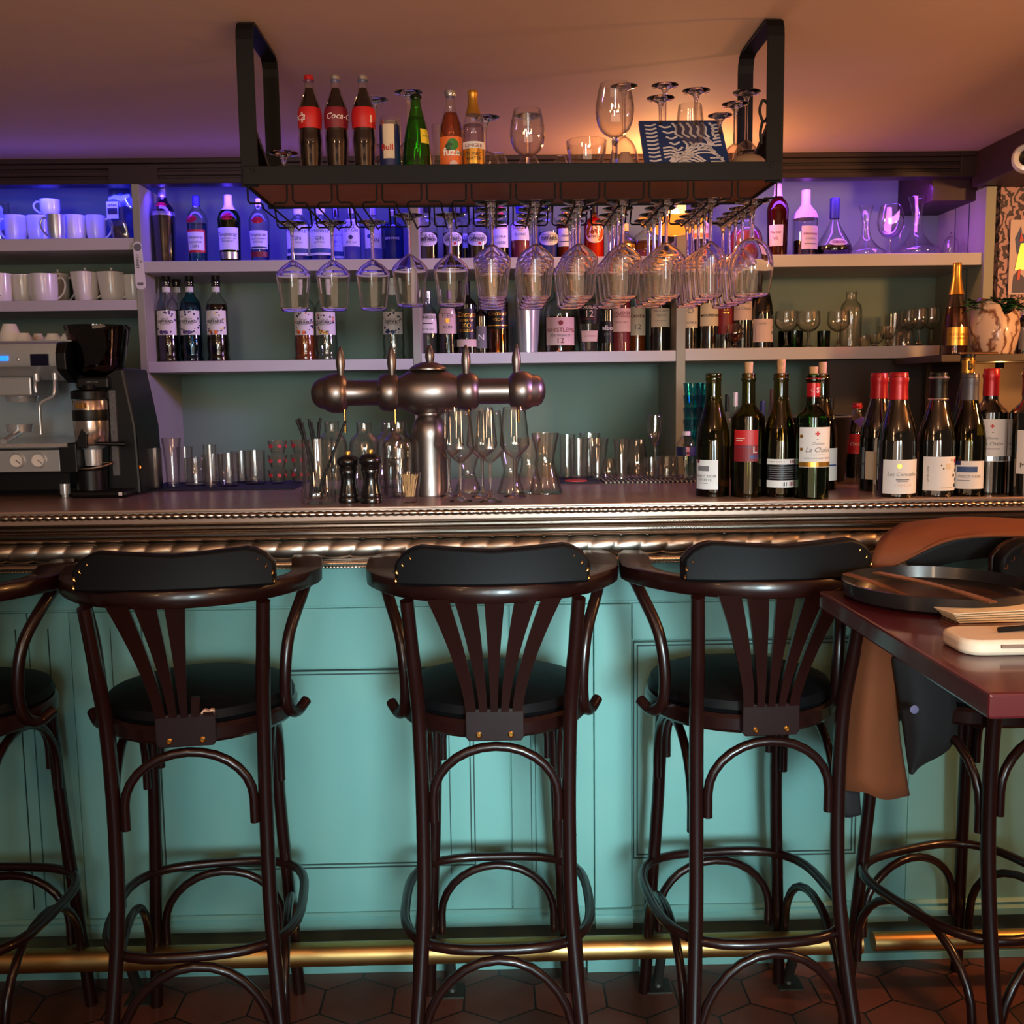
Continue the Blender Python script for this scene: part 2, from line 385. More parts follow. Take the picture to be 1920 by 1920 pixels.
# ---------------------------------------------------------------- shelving behind the bar
ZA, ZB, ZBm, ZBr, ZL1, ZL2 = 1.862, 1.557, 1.572, 1.577, 1.933, 1.747
TH = .034
su = thing('shelving_unit', 'long painted back bar shelving with grey shelves on a green back', 'shelving', (0, SF, 0))
def sboard(x0, x1, z, th=TH, mat=shelfp): return B().box(x0, x1, 0, WB-SF, z-th, z).obj('shelf', mat, su, smooth=False, bevel=.0015)
def post(x0, x1, z1=2.093): return B().box(x0, x1, -.002, WB-SF, 0, z1).obj('upright', postp, su, smooth=False, bevel=.0015)
post(-1.083, -1.06); post(-.238, -.213); post(.583, .612)
B().box(1.54, 1.572, -.01, WB-SF, 0, 2.06).obj('side_panel', postp, su, smooth=False, bevel=.0015)
for x in (1.54, ):
    for y in (.1, .2): B().box(1.538, 1.5401, y, y+.002, 0, 2.03).obj('panel_joint', tealdk, su, smooth=False)
sboard(-2.2, -1.083, ZL1, .036); sboard(-2.2, -1.083, ZL2, .032)
sboard(-1.06, -.238, ZA); sboard(-.213, .583, ZA); sboard(.612, 1.54, ZA, .038)
sboard(-1.06, -.238, ZB); sboard(-.213, .583, ZBm); sboard(.612, 1.415, ZBr, .038)
# right ledge in front of the side panel
B().box(1.07, 1.415, .03, .04, 0, ZBr-.042).obj('dark_bay_sheet', M('dark_bay_brown', (46, 38, 34), .6, 0, .2, 8), su, smooth=False)  # dark sheet added to darken the bay behind the right-hand bottles
lg = thing('corner_ledge', 'narrow dark ledge on the right carrying the sparkling wine bottle', 'ledge', (1.27, 2.93, 0))
lz = PY(1850, 664, 2.93).z
ledm = M('dark_ledge_wood', (58, 44, 38), .5, 0, .2, 12)
B().box(0, 1.1, 0, .34, lz-.02, lz).obj('board', ledm, lg, smooth=False, bevel=.001)
B().box(.1, 1.1, .30, .34, 0, lz-.02).obj('back_board', M('warm_brown_board', (120, 96, 74), .6, 0, .12, 8), lg, smooth=False)
B().box(.1, .13, .10, .30, 0, lz-.02).obj('side_board', ledm, lg, smooth=False)
# ---------------------------------------------------------------- bar counter
CT, CF, PB = 1.20, 2.284, 2.484
bar = thing('bar_counter', 'long zinc topped bar counter with turquoise panelled front', 'bar counter', (0, CF, 0))
BX0, BX1 = -2.3, 2.6
B().box(BX0, BX1, .006, .74, CT-.03, CT).obj('countertop', zinctop, bar, smooth=False, bevel=.002)
B().box(BX0, BX1, .0, .016, CT-.004, CT+.002).obj('front_lip', zinctop, bar, smooth=False, bevel=.0015)
def along(fn, n, x0=BX0, x1=BX1, step=.0031, name='molding', mat=zinc):
    b = B(); k = int((x1-x0)/step); V = []; F = []
    for i in range(k+1):
        x = x0+(x1-x0)*i/k
        V += [Vector((x, *fn(x, j/(n-1)))) for j in range(n)]
    for i in range(k):
        for j in range(n-1): a = i*n+j; F.append((a, a+1, a+n+1, a+n))
    return b.add(V, F).obj(name, mat, bar, ang=80)
def bead(x, t, zc=CT-.0135, yc=.006, r=.0072, p=.0186):
    q = abs(math.sin(math.pi*x/p)); rr = r*(.7+.3*q); a = -math.pi*.55+t*math.pi*1.1
    return (yc-rr*math.cos(a), zc-rr*math.sin(a))
along(bead, 8, name='bead_molding')
pr = [(.008, CT-.019), (.013, CT-.026), (.017, CT-.033), (.012, CT-.0345), (.010, CT-.037), (.016, CT-.039), (.016, CT-.042), (.002, CT-.044), (-.003, CT-.048), (.0, CT-.0525), (.010, CT-.054), (.010, CT-.058), (.001, CT-.0605), (-.002, CT-.065), (.003, CT-.069), (.014, CT-.070), (.03, CT-.071), (.03, CT-.115), (.012, CT-.115), (.012, CT-.117),
      (.007, CT-.121), (.006, CT-.126), (.012, CT-.131), (.02, CT-.133), (.12, CT-.134), (.12, CT-.03)]
B().prism(pr, lambda y, z: Vector((BX0, y, z)), lambda y, z: Vector((BX1, y, z))).obj('edge_molding', zinc, bar, ang=50)
def gad(x, t):
    a = -math.pi*.5+t*math.pi; zc, yc, r = CT-.093, .02, .0235
    ph = (x/.058+.6*t) % 1; q = math.sin(math.pi*ph)**.5
    rr = r*(.8+.2*q); return (yc-rr*1.05*math.cos(a), zc-rr*math.sin(a))
along(gad, 12, name='gadroon_molding', mat=zinccast)
along(lambda x, t: bead(x, t, CT-.1345, .016, .0028, .008), 5, step=.002, name='fine_bead_molding')
def zp(y, Y=PB): return PY(960, y, Y).z
def xp(x, y, Y=PB): return PY(x, y, Y).x
py = PB-CF
B().box(BX0, BX1, py, py+.03, 0, CT-.1).obj('front_panel', teal, bar, smooth=False)
B().box(BX0, BX1, py+.03, .72, .04, CT-.03).obj('carcass', ledm, bar, smooth=False)
zt, z2, zb_, zpl = zp(1132), zp(1247), zp(1618), zp(1702)
def pan(x0, x1, z0, z1, d=.008, name='panel_board'): return B().box(x0, x1, py-d, py+.001, z0, z1).obj(name, teal, bar, smooth=False, bevel=.0018)
def groove_frame(x0, x1, z0, z1):
    b = B(); e = .003
    for d_ in (0, .009):
        a0, a1, c0, c1 = x0+d_, x1-d_, z0+d_, z1-d_
        for q in ((a0, a1, c0, c0+e), (a0, a1, c1-e, c1), (a0, a0+e, c0, c1), (a1-e, a1, c0, c1)): b.box(q[0], q[1], py-.0095, py-.004, q[2], q[3])
    return b
xs = [xp(x, 1450) for x in (-400, -90, 72, 150, 281, 890, 958, 1113, 1183, 1620, 1700, 2300)]
pan(BX0, BX1, zt+.003, CT-.12, .006, 'frieze_board')
pan(xs[2]+.002, xs[3]-.001, zpl, zt-.002, .008, 'stile'); pan(xs[0], xs[2]-.001, zpl, zt-.002, .008, 'stile'); pan(xs[3]+.001, xs[4], zpl, zt-.002, .011, 'pilaster')
pan(xs[4]+.002, xs[6]-.002, z2+.001, zt-.002, .008, 'rail_board'); pan(xs[4]+.002, xs[6]-.002, zpl, z2-.002, .007, 'lower_panel')
pan(xs[6]+.001, xs[7]-.001, zpl, zt-.002, .009, 'stile'); pan(xs[7]+.001, xs[8]-.001, zpl, zt-.002, .016, 'pilaster')
pan(xs[8]+.002, xs[9], zp(1203)+.001, zt-.002, .008, 'rail_board'); pan(xs[8]+.002, xs[9], zpl, zp(1203)-.002, .007, 'lower_panel')
pan(xs[9]+.002, xs[10], zpl, zt-.002, .012, 'pilaster'); pan(xs[10]+.002, BX1, zpl, zt-.002, .008, 'lower_panel')
groove_frame(xs[4]+.02, xs[5], zb_, z2-.002).obj('groove', tealdk, bar, smooth=False)
groove_frame(xs[8]+.004, xs[9]-.02, zp(1612), zp(1203)-.003).obj('groove', tealdk, bar, smooth=False)
gb = B()
for x in (843, 995, 1003): gb.box(xp(x, 1450), xp(x, 1450)+.0016, py-.0125, py-.004, zb_-.02, z2-.01)
for x in (50, 110, 225): gb.box(xp(x, 1450), xp(x, 1450)+.0014, py-.0125, py-.004, zpl+.03, zt-.04)
gb.obj('groove', tealdk, bar, smooth=False)
pl = [(py+.001, zpl+.004), (py-.012, zpl+.003), (py-.02, zpl-.004), (py-.016, zpl-.012), (py-.026, zpl-.018), (py-.026, zpl-.034), (py-.004, zpl-.04), (py+.001, zpl-.04)]
for a, b_, dy in ((BX0, xs[3], 0), (xs[3], xs[4], .008), (xs[4], xs[7], 0), (xs[7], xs[8], .014), (xs[8], xs[9], 0), (xs[9], xs[10], .012), (xs[10], BX1, 0)):
    B().prism([(y-(dy if i < 7 else 0), z-(.006 if dy and i > 3 else 0)) for i, (y, z) in enumerate(pl)], lambda y, z: Vector((a, y, z)), lambda y, z: Vector((b_, y, z))).obj('base_molding', teal, bar, ang=30)
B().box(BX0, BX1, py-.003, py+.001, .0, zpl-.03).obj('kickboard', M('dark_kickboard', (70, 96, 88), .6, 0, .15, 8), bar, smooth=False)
B().box(BX0, BX1, py-.006, py+.001, .0, .02).obj('kick_strip', teal, bar, smooth=False, bevel=.001)
B().box(xs[7]-.02, xs[8]+.015, py-.03, py, .0, .034).obj('plinth_block', teal, bar, smooth=False, bevel=.0015)
# ---------------------------------------------------------------- brass foot rail
RY = 2.335; rz_ = .133
fr = thing('foot_rail', 'thick brass foot rail running along the foot of the bar', 'foot rail', (0, RY, 0))
x1e = xp(1613, 1765, RY)
B().tube([(BX0, 0, rz_), (x1e, 0, rz_)], .0275, 28).obj('tube', brassrail, fr)
B().tube([(x1e+.03, 0, rz_), (BX1, 0, rz_)], .022, 20).obj('tube', brassrail, fr)
for px in (-400, 245, 845, 1240, 1490):
    x = xp(px, 1815, RY)
    B().tube(cat([(x, 0, rz_-.02), (x, .02, rz_-.06), (x, .05, .02), (x, .05, .0)], 5), .012, 12).box(x-.03, x+.03, .02, .08, 0, .004).obj('bracket', M('iron_bracket', (60, 58, 52), .5, .6, .2, 30), fr)
# ================================================================ STOOLS
def slat_edges(k):
    tops = [(.834-1, )]
    T = [(-.125, -.083), (-.073, -.031), (-.0165, .022), (.041, .083), (.092, .131)]
    Bt = [(-.057, -.037), (-.030, -.015), (-.008, .006), (.013, .028), (.035, .055)]
    return T[k], Bt[k]
def make_stool(label, broken=False):
    t = thing('bar_stool', label, 'bar stool', (0, 0, 0), 0, 'bentwood bar stools at the counter')
    yb = lambda z: -.205-.07*max(0, (z-.80)/.27)**1.2 if z > .8 else -.205
    bow = lambda x: .9*x*x
    for s in (-1, 1):
        B().tube(cat([(s*.163, -.262, 1.06), (s*.155, -.235, .93), (s*.149, -.207, .80), (s*.146, -.2, .6), (s*.149, -.215, .4), (s*.165, -.26, .18), (s*.183, -.315, 0)], 6), [.0135]*6+[.0145]*31, 14).obj('leg', wood, t)
        B().tube(cat([(s*.135, .135, .775), (s*.142, .15, .5), (s*.155, .165, .25), (s*.168, .18, 0)], 6), .0145, 14).obj('leg', wood, t)
        # arm support, curling out at the seat
        B().tube(cat([(s*.234, .01, 1.056), (s*.22, -.03, 1.02), (s*.195, -.075, .95), (s*.185, -.09, .87), (s*.187, -.08, .80), (s*.203, -.05, .775), (s*.222, -.02, .79)], 6), [.0125]*30+[.0115]*7, 12).obj('arm_support', wood, t)
    # seat
    B().lathe([(0, .765), (.196, .765), (.202, .772), (.202, .795), (.196, .802), (0, .802)], 48).obj('seat_ring', wood, t)
    B().lathe([(0, .802), (.19, .802), (.197, .812), (.19, .828), (.15, .84), (0, .846)], 48).obj('seat', leather, t)
    # horseshoe arm rail
    P = []
    for i in range(33):
        a = R(-200+220*i/32)
        P.append((math.cos(a)*.234, -.035+math.sin(a)*.235 if math.sin(a) < 0 else -.035+math.sin(a)*.32, 1.072+(.012 if math.sin(a) > 0 else 0)))
    wd = [1.25, 1.7, 1.95, 1.9, 1.7, 1.4, 1.15]+[1]*19+[1.15, 1.4, 1.7, 1.9, 1.95, 1.7, 1.25]
    b = B(); b.tube(P, 1, closed=False, sq=(.0165, .0165, (0, 0, 1)))
    # widen the paddle shaped arm ends
    V = b.V; 
    for i in range(33):
        c = Vector(P[i])
        for j in range(8):
            v = Vector(V[i*8+j]); d = v-c; V[i*8+j] = (c.x+d.x*wd[i], c.y+d.y*wd[i], v.z)
    b.obj('arm_rail', wood, t, ang=50)
    # upholstered crest with studs
    W_ = .186; n = 22; V = []; F = []
    ry = lambda x: -.262+.9*x*x
    def crest(y0, y1):
        b = B(); V = []
        for i in range(n+1):
            x = -W_+2*W_*i/n; e = min(1, (W_-abs(x))/.045)
            zt_ = 1.088+.028+.038*min(1, max(0, e))**.6+.012*(abs(x)/W_)
            for (yy, zz) in ((y0, 1.086), (y1, 1.086), (y1-.002, (1.086+zt_)/2), (y1, zt_), (y0, zt_), (y0+.002, (1.086+zt_)/2)): V.append(Vector((x, ry(x)+yy, zz)))
        for i in range(n):
            for j in range(6): a = i*6; F_ = (a+j, a+(j+1) % 6, a+6+(j+1) % 6, a+6+j); F.append(F_)
        b.add(V, F+[(0, 1, 2, 3, 4, 5), tuple(n*6+j for j in (5, 4, 3, 2, 1, 0))]); F.clear(); return b
    crest(.010, .022).obj('crest_board', wood, t, bevel=.003)
    pad = crest(-.016, .012).obj('back_pad', leather, t, bevel=.006)
    sb_ = B()
    for s in (-1, 1):
        for dx, z in ((.0, 1.096), (.002, 1.112), (.014, 1.127), (.03, 1.141)):
            x = s*(W_-dx-.004); M_ = Matrix.Translation((x, ry(x)-.0165, z))
            B().lathe([(.0048, .0), (.004, -.002), (0, -.0035)], 10, M_ @ Matrix.Rotation(R(-90), 4, 'X') @ Matrix.Scale(-1, 4, (0, 0, 1))).obj('stud', brass, pad)
    # fan splat
    for k in range(5):
        (ta, tb), (ba, bb) = slat_edges(k); z1_, z0_ = 1.062, .826
        if broken and k == 4: z1_ = .835
        if broken and k == 3: z1_ = .868
        rows = 14; V = []
        for i in range(rows+1):
            z = z0_+(z1_-z0_)*i/rows; q = (z-.826)/(1.062-.826); w_ = q**1.45
            for xx in (ba+(ta-ba)*w_, bb+(tb-bb)*w_):
                for dy in (-.006, .003): V.append(Vector((xx, yb(z)+bow(xx)-.004+dy, z)))
        F = []
        for i in range(rows): a = i*4; F += [(a, a+2, a+6, a+4), (a+1, a+5, a+7, a+3), (a, a+4, a+5, a+1), (a+2, a+3, a+7, a+6)]
        F += [(0, 1, 3, 2), (rows*4, rows*4+2, rows*4+3, rows*4+1)]
        B().add(V, F).obj('slat', wood, t, ang=50)
    pts = [(-.058, .83), (-.058, .775), (-.052, .766), (.052, .766), (.058, .775), (.058, .83)]
    B().prism(pts, lambda x, z: Vector((x, -.2155, z)), lambda x, z: Vector((x, -.204, z))).obj('splat_plate', wood, t, smooth=False, bevel=.002)
    if broken: B().prism([(.03, .831), (.056, .831), (.056, .837), (.050, .839), (.045, .836), (.038, .839), (.033, .836)], lambda x, z: Vector((x, -.2150, z)), lambda x, z: Vector((x, -.2046, z))).obj('splintered_edge', M('bare_broken_wood', (214, 168, 140), .8), t, smooth=False)
    for s in (-1, 1):
        B().lathe([(0, .0), (.0062, .0), (.0062, .002), (.004, .0035), (.0035, .0015), (0, .0015)], 14, Matrix.Translation((s*.0315, -.2155, .779)) @ Matrix.Rotation(R(90), 4, 'X')).obj('screw', brass, t)
    # foot ring
    P = []
    for i in range(40):
        a = 2*math.pi*i/40; c_, s_ = math.cos(a), math.sin(a); k = (abs(c_)**3.2+abs(s_)**3.2)**(-1/3.2)
        P.append((c_*k*.2, s_*k*(.19 if s_ > 0 else .23)-.01, .345))
    B().tube(P, .0105, 12, closed=True).obj('foot_ring', wood, t)
    def arch(p, q, zt_, zb2, rad=.0095, name='arch_brace'):
        p, q = Vector(p), Vector(q); m_ = (p+q)/2; P = []
        P.append((p.x, p.y, zb2))
        for i in range(15):
            a = math.pi-math.pi*i/14; f = (1-math.cos(a))/2 if False else None
            u = (math.cos(a)+1)/2; u = 1-(math.cos(math.pi-a)+1)/2
            x = p+(q-p)*((1-math.cos(math.pi-a))/2 if True else 0); P.append((x.x, x.y, zb2+.05+(zt_-zb2-.05)*math.sin(a)))
        P.append((q.x, q.y, zb2)); return B().tube(P, rad, 10).obj(name, wood, t)
    arch((-.124, -.205, 0), (.124, -.205, 0), .752, .60); arch((-.15, -.25, 0), (.15, -.25, 0), .329, .10)
    arch((-.122, .148, 0), (.122, .148, 0), .752, .60); arch((-.134, .168, 0), (.134, .168, 0), .329, .16)
    for s in (-1, 1):
        arch((s*.15, -.18, 0), (s*.15, .125, 0), .752, .56); arch((s*.168, -.2, 0), (s*.168, .145, 0), .329, .12)
    return t
YS = 2.2
st = make_stool('dark bentwood bar stool with an intact fan back, middle of the three facing the camera')
st.location = (XA(927, YS, .8), YS, 0)
dup(st, (XA(-82, YS, .8), YS, 0), R(-3), 'dark bentwood bar stool mostly cut off by the left edge of the photo')
dup(st, (XA(1384, YS, .8), YS, 0), R(4), 'dark bentwood bar stool with a fan back partly hidden behind the burgundy table corner')
dup(st, (1.045, 2.2, 0), R(20), 'dark bentwood bar stool draped with the tan jacket behind the burgundy table')
s2 = make_stool('dark bentwood bar stool with two broken back slats and a splintered splat', True)
s2.location = (XA(379, YS, .8), YS, 0); s2.rotation_euler.z = R(7)
# ================================================================ HANGING GLASS RACK
rx0, rx1, ry0, ry1, rzb, rzt = -.4705, .5725, 2.075, 2.345, 1.853, 1.888
rk = thing('glass_rack', 'black steel ceiling rack with a wooden board and wire glass hangers', 'glass rack', (0, 0, 0))
B().box(rx0, rx1, ry0, ry0+.006, rzb, rzt).obj('front_bar', metalb, rk, smooth=False, bevel=.001)
B().box(rx0, rx1, ry1-.006, ry1, rzb, rzt).obj('rear_bar', metalb, rk, smooth=False, bevel=.001)
for x in (rx0, rx1-.006): B().box(x, x+.006, ry0+.006, ry1-.006, rzb, rzt).obj('side_bar', metalb, rk, smooth=False, bevel=.001)
B().box(rx0+.006, rx1-.006, ry0+.006, ry1-.006, rzb+.004, rzt-.008).obj('board', boardw, rk, smooth=False)
ZR = rzt-.008
for s, x in ((1, rx0-.004), (-1, rx1+.004)):
    ym = (ry0+ry1)/2; P = [(x, ry0+.014, rzb-.002), (x, ry0+.014, 2.125), (x, ry0+.0165, 2.142), (x, ry0+.0245, 2.1555), (x, ry0+.037, 2.1615), (x, ry0+.055, CZ-.004), (x, ry1-.055, CZ-.004), (x, ry1-.037, 2.1615), (x, ry1-.0245, 2.1555), (x, ry1-.0165, 2.142), (x, ry1-.014, 2.125), (x, ry1-.014, rzb-.002)]
    w2 = .0165; b = B(); V = []; F = []
    prev = None
    cs = [(p[1], p[2]) for p in P]
    for i, (y, z) in enumerate(cs):
        a = cs[max(0, i-1)]; c = cs[min(len(cs)-1, i+1)]; tx = Vector((c[0]-a[0], c[1]-a[1])).normalized(); nn = Vector((-tx.y, tx.x))
        for xx, q in ((-w2, -.003), (w2, -.003), (w2, .003), (-w2, .003)): V.append(Vector((x+s*(w2-.002)+xx, y+nn.x*q, z+nn.y*q)))
    for i in range(len(cs)-1):
        for j in range(4): F.append((i*4+j, i*4+(j+1) % 4, i*4+4+(j+1) % 4, i*4+4+j))
    F += [(0, 1, 2, 3), (len(V)-1, len(V)-2, len(V)-3, len(V)-4)]
    V = [Vector((v.x, min(max(v.y, ry0-.003), ry1+.003), min(v.z, CZ-.0005))) for v in V]
    b.add(V, F).obj('hanger_frame', metalb, rk, smooth=False, bevel=.001)
    xb = x+s*(w2-.002)
    B().tube([(xb, ry0+.02, ZR+.085), (xb, ry1-.06, ZR+.01)], 1, sq=(.012, .006, (0, 0, 1))).obj('diagonal_brace', metalb, rk, smooth=False)
    B().lathe([(0, 0), (.004, 0), (.004, .002), (0, .003)], 12, Matrix.Translation((x+s*(w2+.006), ry0-.001, rzt-.008)) @ Matrix.Rotation(R(90), 4, 'X')).obj('bolt', metalb, rk)
cx_ = B(); cx_.tube(cat([(rx1-.018, ry0+.03, 2.0), (rx1-.03, ry0+.03, 2.01), (rx1-.036, ry0+.03, 1.99), (rx1-.028, ry0+.03, 1.97), (rx1-.017, ry0+.03, 1.985)], 5, True), .003, 8, closed=True)
cx_.tube(cat([(rx1-.03, ry0+.03, 1.972), (rx1-.034, ry0+.03, 1.95), (rx1-.03, ry0+.04, 1.93)], 4), .003, 8).obj('cable_loop', rubber, rk)
pitch = (rx1-rx0)/12
ZH = 1.817
for k in range(12):
    xc = rx0+pitch*(k+.5); b = B()
    for s in (-1, 1):
        xo, xi = xc+s*(pitch/2-.0055), xc+s*.0105
        P = [(xo, ry0+.012, rzb), (xo, ry0+.012, ZH+.008), (xo-s*.004, ry0+.012, ZH+.003), (xi+s*.004, ry0+.012, ZH+.003), (xi, ry0+.014, ZH), (xi, ry0+.02, ZH-.006), (xi, ry1+.02, ZH-.006), (xi, ry1+.026, ZH-.004), (xi+s*.004, ry1+.028, ZH), (xo-s*.004, ry1+.028, ZH), (xo, ry1+.026, ZH+.004), (xo, ry1-.002, rzb+.004)]
        b.tube(P, .0019, 8)
    b.obj('wire_hanger', metalb, rk)
# ================================================================ STEMWARE
def wineglass(name, label, cate, h, rb, rf, hb, shape='angular', loc=(0, 0, 0), flip=False, group=None, bowlmat=None, fill=None, rs=.0035):
    """upright local coordinates; hb = height where the bowl starts"""
    t = thing(name, label, cate, loc, 0, group)
    SH = {'angular': [(.1, 0), (.32, .05), (.68, .14), (.95, .245), (1, .29), (.985, .36), (.93, .52), (.84, .76), (.75, 1)],
          'balloon': [(.1, 0), (.4, .04), (.7, .13), (.9, .27), (1, .46), (.98, .62), (.9, .8), (.78, 1)],
          'tulip': [(.08, 0), (.35, .05), (.7, .17), (.92, .34), (1, .52), (.97, .75), (.93, 1)],
          'coupe': [(.1, 0), (.5, .08), (.78, .3), (.93, .62), (1, 1)],
          'flute': [(.1, 0), (.5, .06), (.8, .16), (.95, .32), (1, .5), (.95, .8), (.88, 1)]}[shape]
    bh = h-hb
    sm = cat([(r*rb, hb+z*bh, 0) for r, z in SH], 4); prof = [(p.x, p.y) for p in sm]
    inner = [(max(r-.0012, .001), z+.001) for r, z in reversed(prof)][:-2]
    B().lathe(prof+[(prof[-1][0]-.0006, h+.0005)]+inner+[(0, inner[-1][1])], 32).obj('bowl', bowlmat or (solid if flip and 'hang' in (group or '') else clear), t, ang=60)
    B().lathe([(rs*2.2, .009), (rs*1.25, .018), (rs, .03), (rs*.9, hb*.7), (rs*1.1, hb-.006), (rb*.12, hb+.001)], 12).obj('stem', stemg, t, ang=80)
    B().lathe([(0, 0), (rf, 0), (rf, .0015), (rf*.6, .004), (rs*2.2, .009)], 26).obj('foot', solid, t, ang=60)
    if fill:
        fz = hb+bh*fill[1]; pr_ = [(max(r-.002, 0.001), z+.0015) for r, z in prof if z < fz]
        B().lathe([(0, pr_[0][1])]+pr_+[(prad(prof, fz)-.002, fz), (0, fz)], 24).obj('drink', fill[0], t, ang=60)
    if flip: t.rotation_euler.x = math.pi
    return t
ORD = ['frontmost', 'second from the front', 'third from the front', 'fourth from the front', 'fifth from the front', 'sixth from the front']
SL = ['first', 'second', 'third', 'fourth', 'fifth', 'sixth', 'seventh', 'eighth', 'ninth', 'tenth', 'eleventh', 'twelfth']
ga = wineglass('wine_glass', 'x', 'wine glass', .188, .0375, .032, .08, group='wine glasses hanging from the ceiling rack', flip=True)
gb_ = wineglass('wine_glass', 'x', 'wine glass', .188, .0305, .029, .08, group='wine glasses hanging from the ceiling rack', flip=True)
gc = wineglass('wine_glass', 'x', 'wine glass', .186, .0435, .034, .072, 'balloon', group='wine glasses hanging from the ceiling rack', flip=True, rs=.005)
used = set()
def hang(proto, k, Y, label, rz=0):
    loc = (rx0+pitch*(k+.5), Y, ZH-.0035+.0)
    loc = (loc[0], loc[1], ZH-.004+.0092-.001)
    if proto.name not in used: used.add(proto.name); proto.location = loc; proto['label'] = label; return
    dup(proto, loc, label=label)
for k, Y in ((0, 2.33), (1, 2.33), (2, 2.33), (3, 2.25), (4, 2.25)): hang(ga, k, Y, 'upside-down wine glass hanging alone in the %s rack slot from the left' % SL[k])
for k in range(5, 12):
    if k < 10:
        for i, Y in enumerate((2.115, 2.193, 2.271, 2.349)): hang(ga, k, Y, 'upside-down wine glass in the %s rack slot from the left, %s' % (SL[k], ORD[i]))
    elif k == 10:
        for i in range(5): hang(gb_, k, 2.105+i*.0625, 'slim upside-down wine glass in the eleventh rack slot from the left, %s' % ORD[i])
    else:
        hang(gc, k, 2.125, 'large round upside-down wine glass at the front right end of the hanging rack')
        for i in range(4): hang(gb_, k, 2.205+i*.0565+(.0045*i), 'slim upside-down wine glass in the twelfth rack slot from the left, %s' % ORD[i+1])
# ================================================================ BEER TOWER
TY = 2.54; tx = XA(808, TY, CT); tz = PY(806, 735, TY).z
bt = thing('beer_tap_tower', 'brushed bronze beer tap tower with five handles on the counter', 'beer tap', (tx, TY, CT))
H = tz-CT; px2 = DEP((tx, TY, tz))/F_PX
def xl(px): return (px-807)*px2
prof = []
for px, rr_p in ((587, 0), (589, 12), (594, 21), (604, 28), (613, 30), (614, 30.5), (618, 34), (626, 37), (636, 38), (646, 36), (653, 31), (655, 25), (657, 24), (712, 24), (714, 26), (716, 31), (724, 35), (736, 36), (746, 34), (752, 29), (754, 30), (768, 38), (784, 43), (806, 45), (828, 43), (844, 38), (858, 30), (861, 29), (866, 33), (874, 36), (886, 36), (894, 33), (900, 27), (901, 24), (903, 24), (957, 24), (959, 27), (963, 33), (972, 37), (984, 38), (994, 35), (999, 31), (1001, 30), (1012, 29), (1020, 23), (1025, 12), (1027, 0)): prof.append((rr_p*px2, xl(px)))
B().lathe(prof, 40, Matrix.Translation((0, 0, H)) @ Matrix.Rotation(R(90), 4, 'Y')).obj('tap_body', bronze, bt, ang=50)
B().lathe([(0, 0), (.042, 0), (.043, .004), (.041, .01), (.0405, .05), (.0405, .105), (.043, .14), (.044, .155), (.041, .172), (.033, .186), (.027, .192), (.029, .196), (.029, .203), (.027, .205), (.028, .21), (.04, .225), (.05, H-.03)], 40).obj('column', bronze, bt, ang=45)
B().lathe([(0, H+.052), (.044, H+.052), (.045, H+.056), (.043, H+.059), (.032, H+.066), (.018, H+.071), (0, H+.073)], 32).obj('top_cap', bronze, bt, ang=50)
for px, yy, zz in ((645, -.01, 0), (740, -.01, 0), (810, .01, .022), (878, -.01, 0), (972, -.01, 0)):
    b0 = H+.04+zz; hh = .072 if not zz else .052
    B().lathe([(0, b0), (.007, b0), (.0085, b0+.01), (.0115, b0+hh*.42), (.0105, b0+hh*.62), (.006, b0+hh*.86), (.0035, b0+hh*.97), (0, b0+hh)], 18, Matrix.Translation((xl(px), yy, 0))).obj('handle', bronze, bt, ang=60)
for px in (650, 744, 882, 975):
    B().tube([(xl(px), -.012, H-.035), (xl(px), -.012, H-.095 if px < 700 else H-.075)], .0035, 10).obj('spout', brass, bt)
